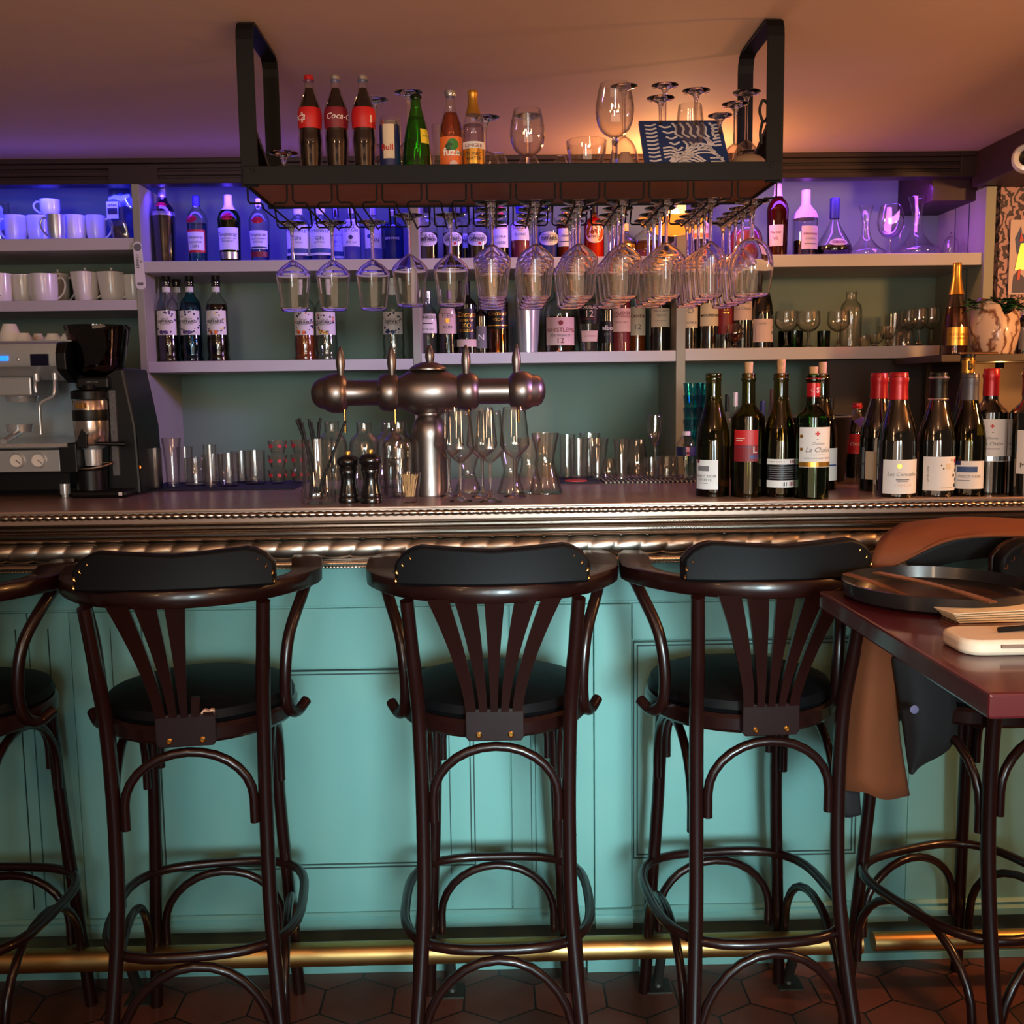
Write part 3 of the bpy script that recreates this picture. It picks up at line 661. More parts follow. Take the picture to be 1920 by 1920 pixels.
# ================================================================ BOTTLES
PROF = {
 'bordeaux': [(0, 0), (.9, 0), (1, .012), (1, .6), (.985, .635), (.9, .67), (.62, .71), (.44, .745), (.41, .78), (.395, .9), (.4, .935), (.45, .94), (.45, .962), (.4, .966), (.4, 1), (0, 1)],
 'burgundy': [(0, 0), (.9, 0), (1, .015), (1, .41), (.98, .47), (.88, .565), (.72, .65), (.57, .725), (.48, .785), (.455, .84), (.445, .935), (.485, .94), (.485, .968), (.445, .972), (.445, 1), (0, 1)],
 'syrup': [(0, 0), (.94, 0), (1, .02), (1, .05), (.93, .08), (.97, .13), (1, .2), (.97, .27), (.95, .3), (.95, .58), (.97, .62), (.85, .69), (.5, .75), (.38, .79), (.36, .9), (.42, .905), (.42, .925), (.36, .93), (.36, .95), (0, .95)],
 'shaker': [(0, 0), (.84, 0), (.88, .03), (.97, .5), (1, .64), (.97, .68), (.8, .75), (.48, .81), (.36, .85), (.33, .95), (0, .95)],
 'straight': [(0, 0), (.93, 0), (1, .02), (1, .62), (.97, .67), (.78, .73), (.42, .78), (.36, .82), (.34, .95), (0, .95)],
 'squat': [(0, 0), (.9, 0), (1, .03), (1, .5), (.95, .6), (.75, .7), (.4, .76), (.33, .8), (.33, .93), (0, .93)],
 'round': [(0, 0), (.6, 0), (.75, .03), (.97, .2), (1, .32), (.95, .46), (.75, .6), (.4, .7), (.24, .78), (.22, .93), (0, .93)],
 'flat_round': [(0, 0), (.7, 0), (.92, .05), (1, .13), (.97, .2), (.75, .33), (.45, .48), (.24, .62), (.17, .72), (.17, .93), (0, .93)],
 'coke': [(0, 0), (.8, 0), (.86, .02), (.88, .1), (.97, .3), (1, .36), (.93, .44), (.95, .5), (1, .58), (.97, .64), (.8, .73), (.55, .81), (.4, .88), (.36, .94), (.42, .945), (.42, .955), (.36, .96), (.36, .985), (0, .985)],
 'perrier': [(0, 0), (.94, 0), (1, .02), (1, .15), (.95, .32), (.8, .52), (.58, .7), (.4, .82), (.33, .9), (.32, .955), (.37, .96), (.37, .985), (.3, 1), (0, 1)],
 'soft': [(0, 0), (.92, 0), (1, .03), (1, .5), (.94, .58), (.7, .7), (.45, .8), (.38, .88), (.37, .95), (.42, .955), (.42, .965), (0, .97)],
 'champagne': [(0, 0), (.92, 0), (1, .02), (1, .25), (.96, .35), (.8, .5), (.55, .64), (.4, .74), (.3, .84), (.28, .95), (0, .95)],
 'taper': [(0, 0), (.68, 0), (.74, .03), (.95, .55), (1, .7), (.9, .76), (.45, .8), (.4, .84), (.4, .95), (0, .95)],
 'pet': [(0, 0), (.8, 0), (1, .05), (.97, .1), (1, .14), (.97, .18), (1, .22), (.97, .26), (1, .3), (.97, .34), (1, .38), (.97, .42), (1, .46), (.95, .5), (.98, .55), (.98, .68), (.9, .76), (.6, .86), (.4, .91), (.4, .94), (0, .94)],
 'milk': [(0, 0), (.92, 0), (1, .02), (1, .62), (.98, .7), (.85, .78), (.58, .83), (.5, .855), (.5, .985), (.53, 1), (.47, .99), (.45, .86), (.55, .82), (.8, .765), (.94, .69), (.96, .03), (0, .03)],
}
def bottle(kind, name, label, cate, px, yt, wpx, Y, zb, mat, cap=None, cap0=.9, capr=1.06, liquid=None, labels=(), rz=0, group=None, taper_cap=None):
    x = XA(px, Y, zb); d = DEP((x, Y, zb)); r = wpx*.5*d/F_PX; h = PY(px, yt, Y).z-zb
    prof = [(a*r, b*h) for a, b in PROF[kind]]
    t = thing(name, label, cate, (x, Y, zb), rz, group)
    # smooth profile
    cv = cat([(a, b, 0) for a, b in prof], 3); pf = [(max(0, p.x), p.y) for p in cv]
    for i in range(1, len(pf)): pf[i] = (pf[i][0], max(pf[i][1], pf[i-1][1])) if kind != 'milk' else pf[i]
    if kind in ('milk', 'pet'): pf = prof
    pf[-1] = (0, prof[-1][1]) if kind != 'milk' else pf[-1]
    B().lathe(pf, 30).obj('glass_body', mat, t, ang=50)
    if liquid:
        fz = liquid[1]*h; li = [(max(0, a-.0022), max(b, .003)) for a, b in prof if b < fz and a > 0]
        li = [(0, .003)]+li+[(prad(prof, fz)-.0022, fz), (0, fz)]
        B().lathe(li, 28).obj('drink', liquid[0], t, ang=50)
    if cap:
        c0 = cap0*h; rc = lambda z: max(prad(prof, min(z, prof[-1][1])) if z < prof[-2][1] else prof[-2][0], .25*r)*capr+.0003
        zz = [c0+(h-c0)*i/8 for i in range(9)]; rb = max(rc(c0), .004)
        pc = [(0, c0)]+[(max(rc(z), .0035), z) for z in zz[:-1]]+[(max(rc(zz[-1]), .0035), zz[-1]-.001), (max(rc(zz[-1])-.001, .003), h+.0005), (0, h+.0008)]
        B().lathe(pc, 24).obj('cap', cap, t, ang=50)
    for L_ in labels:
        z0, z1, half, lm = L_[:4]; items = L_[4] if len(L_) > 4 else (); kw = L_[5] if len(L_) > 5 else {}
        put_label(t, prof, z0*h, z1*h, half, lm, items, **kw)
    return t, prof, r, h
it_ = dict(ital=.3); bd = dict(bold=.02)
def gif(c1=purp, c2=orange, c3=navy, sd=[0]):
    sd[0] += 1; r = random.Random(sd[0]); out = []
    for i in range(26):
        a = r.uniform(0, 6.28); q = r.uniform(.72, 1.05); u, v = q*math.cos(a)*.9, q*math.sin(a)*.95
        out.append(('d', max(-.93, min(.93, u)), max(-.9, min(.9, v)), r.uniform(.035, .1), [c1, c3, inkg, c3][i % 4]))
    return out+[('d', -.38, -.76, .17, c2), ('d', .05, -.8, .17, c2), ('t', 'GIFFARD', .66, 0, .1, ink, bd), ('t', 'SIROP', .3, 0, .32, inkg), ('t', 'premium', .4, 0, -.1, inkg)]
YB = SF+.11
# ---- shelf 1, middle bays (top row, lit blue)
def sh(kind, px, yt, w, zb, label, mat, Y=YB, name='spirit_bottle', cate='bottle', **k): return bottle(kind, name, label, cate, px, yt, w, Y, zb, mat, **k)
wx = [('t', 'Tanqueray', .86, 0, .35, ink, dict(ital=.3)), ('t', 'LONDON DRY GIN', .7, 0, 0, inkg), ('t', 'IMPORTED', .5, 0, -.25, inkg)]
bk = 'bottles on the top back shelf'
sh('shaker', 311, 352, 44, ZA, 'tall black shaker-shaped bottle with a silver ring, first on the upper shelf', darkg, cap=silver, cap0=.87, group=bk, labels=[(.63, .68, 175, silver), (.74, .8, 40, red, (), dict(shape='round'))])
sh('shaker', 373, 368, 38, ZA, 'clear gin bottle with a dark cap, red seal and ornate white label', clearb, cap=navy, cap0=.86, group=bk, liquid=(blueg, .6), labels=[(.17, .5, 62, redl, [('b', -.88, .88, -.8, .8, whitel), ('t', 'Tanqueray', .75, 0, .3, ink, it_), ('t', 'RANGPUR', .6, 0, -.1, navy), ('t', 'GIN', .3, 0, -.45, inkg)]), (.6, .71, 38, red, (), dict(shape='round', cen=-25)), (.05, .15, 60, tealg)])
sh('shaker', 433, 366, 42, ZA, 'green shaker-shaped gin bottle with white cap and plain white label', greeng, cap=white, cap0=.78, group=bk, liquid=(darkg, .62), labels=[(.2, .52, 64, whitel, wx), (.62, .74, 34, red, (), dict(shape='round')), (.07, .17, 62, silver)])
sh('shaker', 489, 372, 38, ZA, 'clear gin bottle with red seal and pale label, left of the wire rack glasses', clearb, cap=silver, cap0=.87, group=bk, liquid=(blueg, .3), labels=[(.22, .5, 62, whitel, [('t', 'Tanqueray', .8, 0, .5, ink, it_), ('t', 'BLACKCURRANT', .75, 0, .1, navy), ('t', 'ROYALE', .45, 0, -.25, navy), ('b', -.9, .9, -.92, -.75, navy)]), (.6, .7, 34, red, (), dict(shape='round')), (.1, .18, 60, dred)])
cit = [('t', 'CITADELLE', .7, 0, .55, blueink), ('t', 'GIN', .3, 0, .1, blueink), ('t', 'de France', .4, 0, -.15, blueink, it_), ('b', -.9, .9, -.85, -.55, blueink)]
sh('squat', 562, 380, 46, ZA, 'white labelled gin bottle behind the leftmost hanging glass', clearb, cap=white, cap0=.8, group=bk, liquid=(blueg, .5), labels=[(.12, .62, 62, whitel, cit)])
sh('squat', 604, 380, 46, ZA, 'white labelled gin bottle between the first two hanging glasses', clearb, cap=white, cap0=.8, group=bk, liquid=(blueg, .5), labels=[(.12, .62, 62, whitel, cit)])
sh('squat', 632, 384, 36, ZA, 'white labelled gin bottle half hidden behind the second hanging glass', clearb, Y=YB+.08, cap=darkg, cap0=.8, group=bk, labels=[(.12, .6, 62, whitel, cit)])
sh('straight', 661, 385, 34, ZA, 'clear bottle with a tall narrow white label beside the second hanging glass', clearb, cap=silver, cap0=.85, group=bk, labels=[(.28, .75, 66, whitel, [('t', 'LONDON', .8, 0, .75, navy), ('t', 'HILL', .5, 0, .45, navy), ('t', 'DRY GIN', .7, 0, .15, navy), ('d', 0, -.35, .2, navy), ('t', '43% vol', .5, 0, -.7, inkg)])])
sh('straight', 702, 388, 34, ZA, 'clear bottle with a printed label behind the third hanging glass', clearb, cap=silver, cap0=.85, group=bk, labels=[(.25, .72, 62, whitel, [('t', 'BOMBAY', .7, 0, .5, navy), ('d', -.4, -.1, .2, blueink), ('t', 'GIN', .4, .2, -.4, navy)])])
sh('straight', 738, 395, 40, ZA, 'square shouldered blue tinted bottle left of the centre upright', blueg, cap=silver, cap0=.88, group=bk, liquid=(blueg, .7), labels=[(.35, .55, 50, blueg, [('t', 'GIN MARE', .8, 0, 0, inkw)])])
rd = lambda a: [('t', a, .7, 0, .35, inkg), ('t', 'GIFFARD', .75, 0, 0, ink, bd), ('t', 'LIQUEUR', .5, 0, -.35, inkg)]
for px, nm, a, body, dr, lb in ((803, 'round white label, first right of the centre upright', 'CAFE', clearb, cola, whitel), (850, 'round white label, behind the fifth hanging glass', 'FRAISE', clearb, cola, whitel), (872, 'round label, tucked behind the others', 'MURE', clearb, darkg, whitel), (896, 'large round label and red fruit print', 'CASSIS', clearb, darkg, whitel), (1029, 'round label on clear pale liquid', 'COCO', clearb, blueg, whitel)):
    sh('straight', px, 383, 38, ZA, 'liqueur bottle with '+nm, body, Y=YB+(.08 if px == 872 else 0), cap=blackpl, cap0=.86, group=bk, liquid=(dr, .5), labels=[(.26, .5, 66, lb, rd(a)+([('d', .2, -.62, .12, redl)] if a in ('FRAISE', 'CASSIS') else []), dict(shape='round'))])
sh('straight', 938, 386, 34, ZA, 'liqueur bottle with pink band and white label behind the rack', clearb, cap=redl, cap0=.84, group=bk, liquid=(cola, .3), labels=[(.24, .66, 64, whitel, [('b', -1, 1, .55, .95, pinkl), ('t', 'SOAP DE MAR', .8, 0, .75, dred), ('t', 'LIQUEUR', .6, 0, -.1, inkg), ('t', 'CLASSIC', .7, 0, -.6, inkg)])])
sh('bordeaux', 976, 384, 36, ZA, 'aperitif bottle with large white label left of the seventh row of glasses', clearb, cap=navy, cap0=.85, group=bk, liquid=(dred, .36), labels=[(.36, .7, 64, whitel, [('d', 0, .45, .45, cream), ('t', 'LILLET', .7, 0, .35, dred), ('t', 'BLANC', .5, 0, -.4, inkg)])])
sh('straight', 1060, 390, 32, ZA, 'amber bottle with small white label behind the eighth row of glasses', amberg, cap=gold, cap0=.86, group=bk, liquid=(amber, .7), labels=[(.26, .6, 55, whitel, [('b', -.9, .9, -.5, -.42, navy), ('t', 'rhum', .5, 0, .2, navy)])])
sh('straight', 1114, 385, 38, ZA, 'red orange liqueur bottle with a round pink label', amberg, cap=blackpl, cap0=.86, group=bk, liquid=(redl, .78), labels=[(.3, .7, 60, pinkl, [('t', 'IS', .3, 0, .45, dred), ('t', 'APEROL', .6, 0, 0, dred), ('t', 'SPRITZ', .5, 0, -.4, dred)], dict(shape='round'))])
sh('round', 1172, 420, 48, ZA, 'round amber whisky bottle behind the ninth row of glasses', clearb, cap=cork, cap0=.8, group=bk, liquid=(amberg, .5), labels=[(.18, .42, 42, gold, [('t', 'EAGLE', .8, 0, .2, ink)])])
sh('round', 1212, 412, 58, ZA, 'large round decanter bottle of amber spirit left of the wall lamp', clearb, cap=cork, cap0=.82, group=bk, liquid=(amberg, .45))
sh('straight', 1312, 380, 32, ZA, 'tall spirit bottle with orange paper label right of the wall lamp', clearb, cap=blackpl, cap0=.88, group=bk, liquid=(cola, .4), labels=[(.35, .75, 66, cream, [('t', 'PURE', .5, 0, .5, dred), ('t', 'RHUM', .7, 0, 0, dred), ('b', -.9, .9, -.9, -.5, orange)])])
sh('round', 1398, 392, 62, ZA, 'round red brown bottle behind the last row of hanging glasses', clearb, cap=blackpl, cap0=.82, group=bk, liquid=(dred, .55))
sh('shaker', 1457, 345, 40, ZA, 'tall dark red bottle with pink capsule beside the rack end', dred and G('ruby_glass', (.35, .03, .05), .4, .5, .06), cap=pinkl, cap0=.83, group=bk, liquid=(dred, .8), labels=[(.16, .44, 42, pinkl, [('t', 'Martell', .7, 0, .3, dred, it_), ('t', 'VS', .3, 0, -.3, dred)], dict(cen=-25))])
sh('squat', 1509, 357, 46, ZA, 'cognac bottle with long pink capsule and pale label', clearb, cap=pinkl, cap0=.58, group=bk, liquid=(cola, .26), labels=[(.12, .46, 45, pinkl, [('t', 'Hennessy', .8, 0, .3, dred, it_), ('t', 'COGNAC', .6, 0, -.1, inkg), ('b', -.7, .7, -.6, -.5, inkg)], dict(cen=12))])
sh('flat_round', 1563, 372, 66, ZA, 'broad based cognac bottle with oval pink label and dark neck', clearb, cap=navy, cap0=.66, group=bk, liquid=(cola, .2), labels=[(.18, .3, 34, pinkl, [('t', 'GIBSON', .7, 0, 0, dred)], dict(shape='round'))])
# ---- shelf 2 bottles
g2 = 'bottles on the lower back shelf'
for px, nm, body, dr, c1, c2, Y, lb in ((319, 'dark syrup bottle, first on the lower shelf', clearb, (cola, .6), purp, purp, 0, whitel), (338, 'dark syrup bottle tucked behind the first two', clearb, (cola, .6), navy, purp, .09, whitel), (362, 'bright blue syrup bottle', blueg, (blueg, .68), navy, purp, 0, whitel), (411, 'dark syrup bottle with citrus fruit label', clearb, (cola, .66), yellow, orange, 0, whitel),
        (574, 'amber syrup bottle with peach fruit label', clearb, (amber, .4), orange, orange, 0, whitel), (614, 'clear syrup bottle with apricot label', clearb, (clearb, .4), orange, yellow, 0, whitel), (739, 'clear syrup bottle left of the centre upright', clearb, (clearb, .4), navy, blueink, 0, whitel)):
    sh('syrup', px, 515 if px < 500 else 522, 41, ZB, nm, body, Y=YB+Y, name='syrup_bottle', cap=darkg if px < 500 else white, cap0=.86, group=g2, liquid=dr, labels=[(.31, .585, 66, lb, gif(c1, c2)), (.8, .86, 70, whitel)])
sh('squat', 804, 545, 38, ZBm, 'clear gin bottle with small square drawing on the label', clearb, cap=silver, cap0=.88, group=g2, liquid=(clearb, .6), labels=[(.33, .63, 58, whitel, [('t', 'GINKGO', .8, 0, .65, ink), ('b', -.5, .5, -.05, .05, ink), ('t', 'DISTILLED', .6, 0, -.6, inkg)])])
sh('straight', 841, 545, 36, ZBm, 'clear bottle with tall pale label behind the fifth hanging glass', clearb, cap=purp, cap0=.86, group=g2, liquid=(cola, .38), labels=[(.32, .72, 64, pinkl, [('t', 'TEEK', .6, 0, .4, inkg), ('d', 0, 0, .22, gold), ('t', 'RUM', .4, 0, -.5, inkg)])])
sh('straight', 876, 528, 40, ZBm, 'black rum bottle with gold lettering and cream neck band', darkg, cap=blackpl, cap0=.82, group=g2, labels=[(.1, .2, 66, pinkl), (.22, .62, 60, blackpl, [('t', 'Zacapa', .9, 0, .55, gold, it_), ('t', 'RESERVA', .6, 0, .2, gold), ('t', 'XO', .4, 0, -.15, gold), ('t', 'SOLERA', .6, 0, -.5, gold)])])
sh('straight', 903, 560, 26, ZBm, 'dark bottle with narrow grey label squeezed beside the rum', darkg, cap=blackpl, cap0=.86, group=g2, labels=[(.1, .5, 55, inkg, [('t', 'N', .4, 0, 0, inkw)])])
sh('straight', 934, 520, 40, ZBm, 'black and gold rum bottle behind the sixth row of glasses', G('gold_rum_glass', (.7, .4, .1), .4, .5, .06), cap=gold, cap0=.88, group=g2, liquid=(amberg, .7), labels=[(.32, .62, 66, blackpl, [('t', 'Clement', .8, 0, .35, gold, it_), ('t', 'VSOP', .4, 0, -.2, gold), ('b', -1, 1, -.75, -.65, gold)])])
sh('taper', 990, 520, 50, ZBm, 'silver tapering tequila bottle in the middle of the lower shelf', steelsh, cap=silver, cap0=.84, group=g2)
sh('squat', 1050, 525, 58, ZBm, 'broad whisky bottle with cream shield label', clearb, cap=cork, cap0=.84, group=g2, liquid=(amberg, .5), labels=[(.1, .48, 62, pinkl, [('t', 'WHISTLEPIG', .92, 0, .1, dred), ('t', 'RYE WHISKEY', .6, 0, -.3, inkg), ('t', '12', .18, 0, -.65, dred), ('d', 0, .6, .14, dred)])])
sh('taper', 1104, 535, 52, ZBm, 'clear single malt bottle with black label and number twelve', clearb, cap=blackpl, cap0=.86, group=g2, liquid=(clearb, .62), labels=[(.42, .7, 50, blackpl, [('t', 'MORTLACH', .9, 0, .72, cream, bd), ('t', '12', .3, 0, .05, cream), ('t', 'SINGLE MALT', .6, 0, -.5, dred)]), (.16, .32, 42, pinkl, [('b', -.7, .7, -.05, .05, dred)])])
sh('straight', 1138, 545, 28, ZBm, 'narrow black bottle beside the number twelve malt', darkg, cap=blackpl, cap0=.86, group=g2, labels=[(.15, .5, 50, blackpl, [('t', 'albo', .8, 0, .4, inkw, bd), ('t', 'DRY', .5, 0, -.2, inkg)])])
sh('straight', 1164, 525, 38, ZBm, 'island malt bottle with pale pink label', clearb, cap=navy, cap0=.86, group=g2, liquid=(dred, .7), labels=[(.28, .6, 64, pinkl, [('t', 'TALISKER', .85, 0, .6, dred), ('t', 'PORT RUIGHE', .8, 0, .3, dred), ('t', 'SINGLE MALT', .6, 0, -.2, inkg)])])
sh('straight', 1194, 528, 34, ZBm, 'whisky bottle with cream arched label', clearb, Y=YB+.06, cap=cork, cap0=.86, group=g2, liquid=(amber, .5), labels=[(.24, .64, 60, cream, [('t', 'CANDA', .8, 0, .35, dred, bd), ('t', '12', .3, 0, -.4, inkg)])])
sh('bordeaux', 1237, 525, 38, ZBm, 'wine bottle with beige label just left of the right-hand upright', wineb, cap=blackpl, cap0=.8, group=g2, labels=[(.34, .66, 64, cream, [('t', 'MAUCAMPS', .7, 0, .4, inkg), ('t', 'MEDOC', .5, 0, 0, inkg), ('b', -.6, .6, -.5, -.45, inkg)])])
sh('bordeaux', 1291, 520, 34, ZBr, 'wine bottle with figure drawing just right of the right-hand upright', wineb, cap=blackpl, cap0=.8, group=g2, labels=[(.3, .66, 62, cream, [('d', 0, .3, .3, inkg), ('d', 0, .3, .22, cream), ('t', 'CHABLIS', .7, 0, -.6, inkg)])])
sh('bordeaux', 1328, 510, 38, ZBr, 'wine bottle with wide plain cream label', wineb, cap=blackpl, cap0=.8, group=g2, labels=[(.3, .66, 64, cream, [('t', 'MOUREDON', .85, 0, -.25, ink, bd)])])
sh('bordeaux', 1357, 515, 32, ZBr, 'wine bottle with dark red label and gold figure', wineb, cap=red, cap0=.8, group=g2, labels=[(.2, .66, 66, dred, [('t', 'S', .2, 0, .55, gold), ('b', -.3, .3, .2, .26, gold)])])
sh('bordeaux', 1390, 505, 38, ZBr, 'wine bottle with pink label and small red cross', wineb, cap=blackpl, cap0=.8, group=g2, labels=[(.36, .72, 62, pinkl, [('t', '+', .12, 0, .6, redl, bd), ('t', 'Chateau', .5, 0, .2, inkg, it_), ('t', 'La Chaise', .7, 0, -.2, inkg, it_)])])
sh('burgundy', 1427, 500, 44, ZBr, 'dark sparkling wine bottle with tilted pink label near the hanging glasses', wineb, cap=blackpl, cap0=.8, group=g2, labels=[(.08, .36, 56, pinkl, [('d', .85, -.2, .16, inkg), ('d', .9, .3, .1, inkg), ('b', -.75, -.7, -.8, .7, inkg), ('t', 'cuvee', .35, -.2, .6, inkg)])])
# ================================================================ WINE BOTTLES ON THE COUNTER
def cbot(kind, px, yt, w, yb, label, mat, **k):
    Y = PZ(px, yb-1, CT).y; return bottle(kind, 'wine_bottle', label, 'wine bottle', px, yt, w, Y, CT+.0005, mat, group=k.pop('group', 'wine bottles on the counter'), **k)
def add_cork(t, r, h, L=.026, tilt=0, mat=cork):
    B().lathe([(0, h-.012), (.0085, h-.012), (.0098, h+L), (0, h+L)], 16, Matrix.Rotation(R(tilt), 4, 'Y') if False else None).obj('cork', mat, t)
t, p, r, h = cbot('burgundy', 1336, 700, 62, 930, 'nearly empty olive wine bottle without cork, leftmost on the counter', oliveg, liquid=(olived, .07), labels=[(.06, .3, 44, whitel, [('b', -.8, -.55, .78, 1, dred), ('b', -.7, .3, .25, .6, inkg), ('t', 'PINOT NOIR', .8, .05, -.1, ink), ('t', 'RESERVE', .5, 0, -.35, inkg), ('b', -.5, .2, -.6, -.56, inkg)], dict(cen=-38))])
t, p, r, h = cbot('bordeaux', 1401, 700, 61, 931, 'corked wine bottle with dark red label, second from the left on the counter', oliveg, liquid=(wineb, .66), labels=[(.29, .545, 44, redl, [('b', -1, 1, -1, 0.05, dred), ('b', -.8, -.2, .3, .36, cream), ('b', -.8, -.05, .45, .5, cream), ('t', 'L', .16, .75, -.25, pinkl, bd), ('t', 'MES', .35, .7, -.7, blueink, bd), ('b', -.9, .5, -.12, -.08, blueink)], dict(cen=-22))])
add_cork(t, r, h, .026)
t, p, r, h = cbot('burgundy', 1461, 700, 60, 931, 'corked wine bottle turned to show its striped back label', oliveg, liquid=(wineb, .56), labels=[(.08, .31, 64, blackpl, [('b', -1, 1, .62, 1, whitel), ('b', -1, 1, -1, -.5, whitel), ('b', .35, .75, .7, .92, dred), ('b', -.8, .1, .78, .84, ink), ('b', -.85, .9, .42, .46, inkg), ('b', -.85, .9, .28, .32, inkg), ('b', -.85, .9, .12, .16, inkg), ('b', -.85, .9, -.04, 0, inkg), ('b', -.85, .9, -.2, -.16, inkg), ('b', -.85, .9, -.36, -.32, inkg), ('b', -.1, .15, -.92, -.62, ink), ('b', .3, .85, -.9, -.6, dred)])])
add_cork(t, r, h, .032, mat=M('printed_cork', (190, 138, 90), .8, 0, .6, 120))
t, p, r, h = cbot('bordeaux', 1521, 701, 62, 934, 'corked wine bottle with red capsule and white label, fourth from the left', greeng, liquid=(wineb, .6), labels=[(.255, .575, 64, whitel, [('t', '+', .13, 0, .68, redl, dict(bold=.06)), ('b', -.06, .06, .38, .41, inkg), ('t', 'Chateau', .34, .05, .2, inkg, it_), ('t', 'La Chaise', .7, .1, -.12, inkg, it_), ('b', -.4, .5, -.38, -.36, inkg), ('t', 'MONTAGNE SAINT EMILION', .8, .1, -.55, inkg), ('b', -1, 1, -.98, -.74, gold), ('d', -.85, .55, .1, gold), ('d', -.85, -.1, .09, gold)])])
B().lathe([(.40*r, .775*h), (.385*r+.001, .9*h), (.39*r, .935*h), (.45*r, .942*h), (.45*r, .963*h), (.39*r, .968*h), (.39*r, .985*h)], 24).obj('capsule', red, t)
cp = B(); put_text(cp, 'C', .006, -.006, 0, lambda u, v: Vector(((.4*r+.0008)*math.sin(u/(.4*r)), -(.4*r+.0008)*math.cos(u/(.4*r)), .87*h+v)))
put_text(cp, 'S', .008, .006, 0, lambda u, v: Vector(((.4*r+.0008)*math.sin(u/(.4*r)), -(.4*r+.0008)*math.cos(u/(.4*r)), .87*h+v)), bold=.03)
cp.obj('lettering', pinkl, t, smooth=False)
add_cork(t, r, h, .016)
t, p, r, h = cbot('burgundy', 1536, 700, 58, 920, 'corked wine bottle half hidden behind the red capsuled one', oliveg, liquid=(wineb, .56), labels=[(.08, .36, 60, whitel, [('b', -.7, .7, -.1, 0, blueink)], dict(cen=10))])
add_cork(t, r, h, .028)
t.location.x += .012; t.location.y += .03
CAPS = dict(cap0=.785, capr=1.05)
t, p, r, h = cbot('burgundy', 1679, 699, 70, 931, 'red capsuled wine bottle with white crested label, front of the right group', wineb, cap=red, **CAPS, labels=[(.0+.03, .305, 62, whitel, [('d', -.2, .62, .12, gold), ('t', 'Les Cornuelles', .75, 0, .15, inkg, it_), ('b', -.35, .3, -.2, -.14, inkg), ('b', -.3, .25, -.3, -.26, inkg), ('t', 'CHINON', .4, 0, -.5, pinkl, bd)])])
t, p, r, h = cbot('burgundy', 1664, 699, 66, 924, 'red capsuled wine bottle directly behind the crested label one', wineb, cap=red, **CAPS, labels=[(.1, .34, 60, cream)])
t.location.x -= .006; t.location.y += .055
t, p, r, h = cbot('burgundy', 1753, 699, 66, 930, 'wine bottle with black capsule and speckled white label', wineb, cap=blackpl, **CAPS, labels=[(.05, .325, 64, whitel, [('t', 'OPTES DUNE', .4, -.72, 0, ink, dict(rot=math.pi/2, hmax=.007)), ('d', .75, .75, .1, redl), ('d', .85, .5, .1, ink), ('d', .8, .2, .09, ink), ('d', .62, -.1, .08, ink), ('d', .85, -.35, .09, ink), ('d', .75, -.7, .1, ink), ('d', .45, .8, .05, redl), ('d', -.1, .5, .04, ink), ('d', 0, .3, .04, ink), ('b', .1, .4, .25, .6, cream), ('b', -.1, .5, -.85, -.82, inkg)])])
for z_ in (.785, .958): B().lathe([(prad(p, z_*h)*1.1, z_*h-.0025), (prad(p, z_*h)*1.14+.0003, z_*h), (prad(p, z_*h)*1.1, z_*h+.0025)], 24).obj('capsule_ring', silver, t)
t, p, r, h = cbot('burgundy', 1812, 701, 62, 929, 'wine bottle with grey capsule and white label with landscape print', oliveg, liquid=(wineb, .5), cap=M('grey_capsule', (86, 84, 92), .35, .3), **CAPS, labels=[(.06, .29, 60, whitel, [('b', -.75, -.4, .7, 1, navy), ('b', -.6, .5, .2, .6, blueink), ('t', 'PINOT NOIR', .6, .1, -.1, inkg), ('b', -.6, .1, -.4, -.36, inkg)], dict(cen=-22))])
t, p, r, h = cbot('bordeaux', 1862, 691, 66, 928, 'wine bottle with red capsule and cross on a tall white label', wineb, cap=red, **CAPS, labels=[(.265, .6, 52, whitel, [('t', '+', .13, -.1, .68, redl, dict(bold=.06)), ('b', -.12, 0, .36, .39, inkg), ('t', 'Chateau', .34, -.05, .12, inkg, it_), ('t', 'La Chaise', .6, 0, -.15, inkg, it_), ('b', -.5, .4, -.42, -.38, inkg), ('b', -1, 1, -.98, -.76, silver)], dict(cen=-12))])
t.location.y += .03
t, p, r, h = cbot('bordeaux', 1925, 690, 72, 930, 'dark wine bottle with sketched white label cut by the right edge', wineb, cap=darkg, **CAPS, labels=[(.18, .52, 60, whitel, [('d', -.4, .6, .25, inkg), ('d', -.2, .1, .2, inkg), ('t', 'MAREUIL', .7, -.1, -.6, ink)])])
t, p, r, h = cbot('burgundy', 1806, 664, 54, 915, 'tall wine bottle with a gold neck label behind the grey capsuled bottle', oliveg, liquid=(wineb, .6), labels=[(.86, .97, 75, gold, [('t', 'b', .3, 0, 0, ink, bd)])], cap=blackpl, cap0=.975)
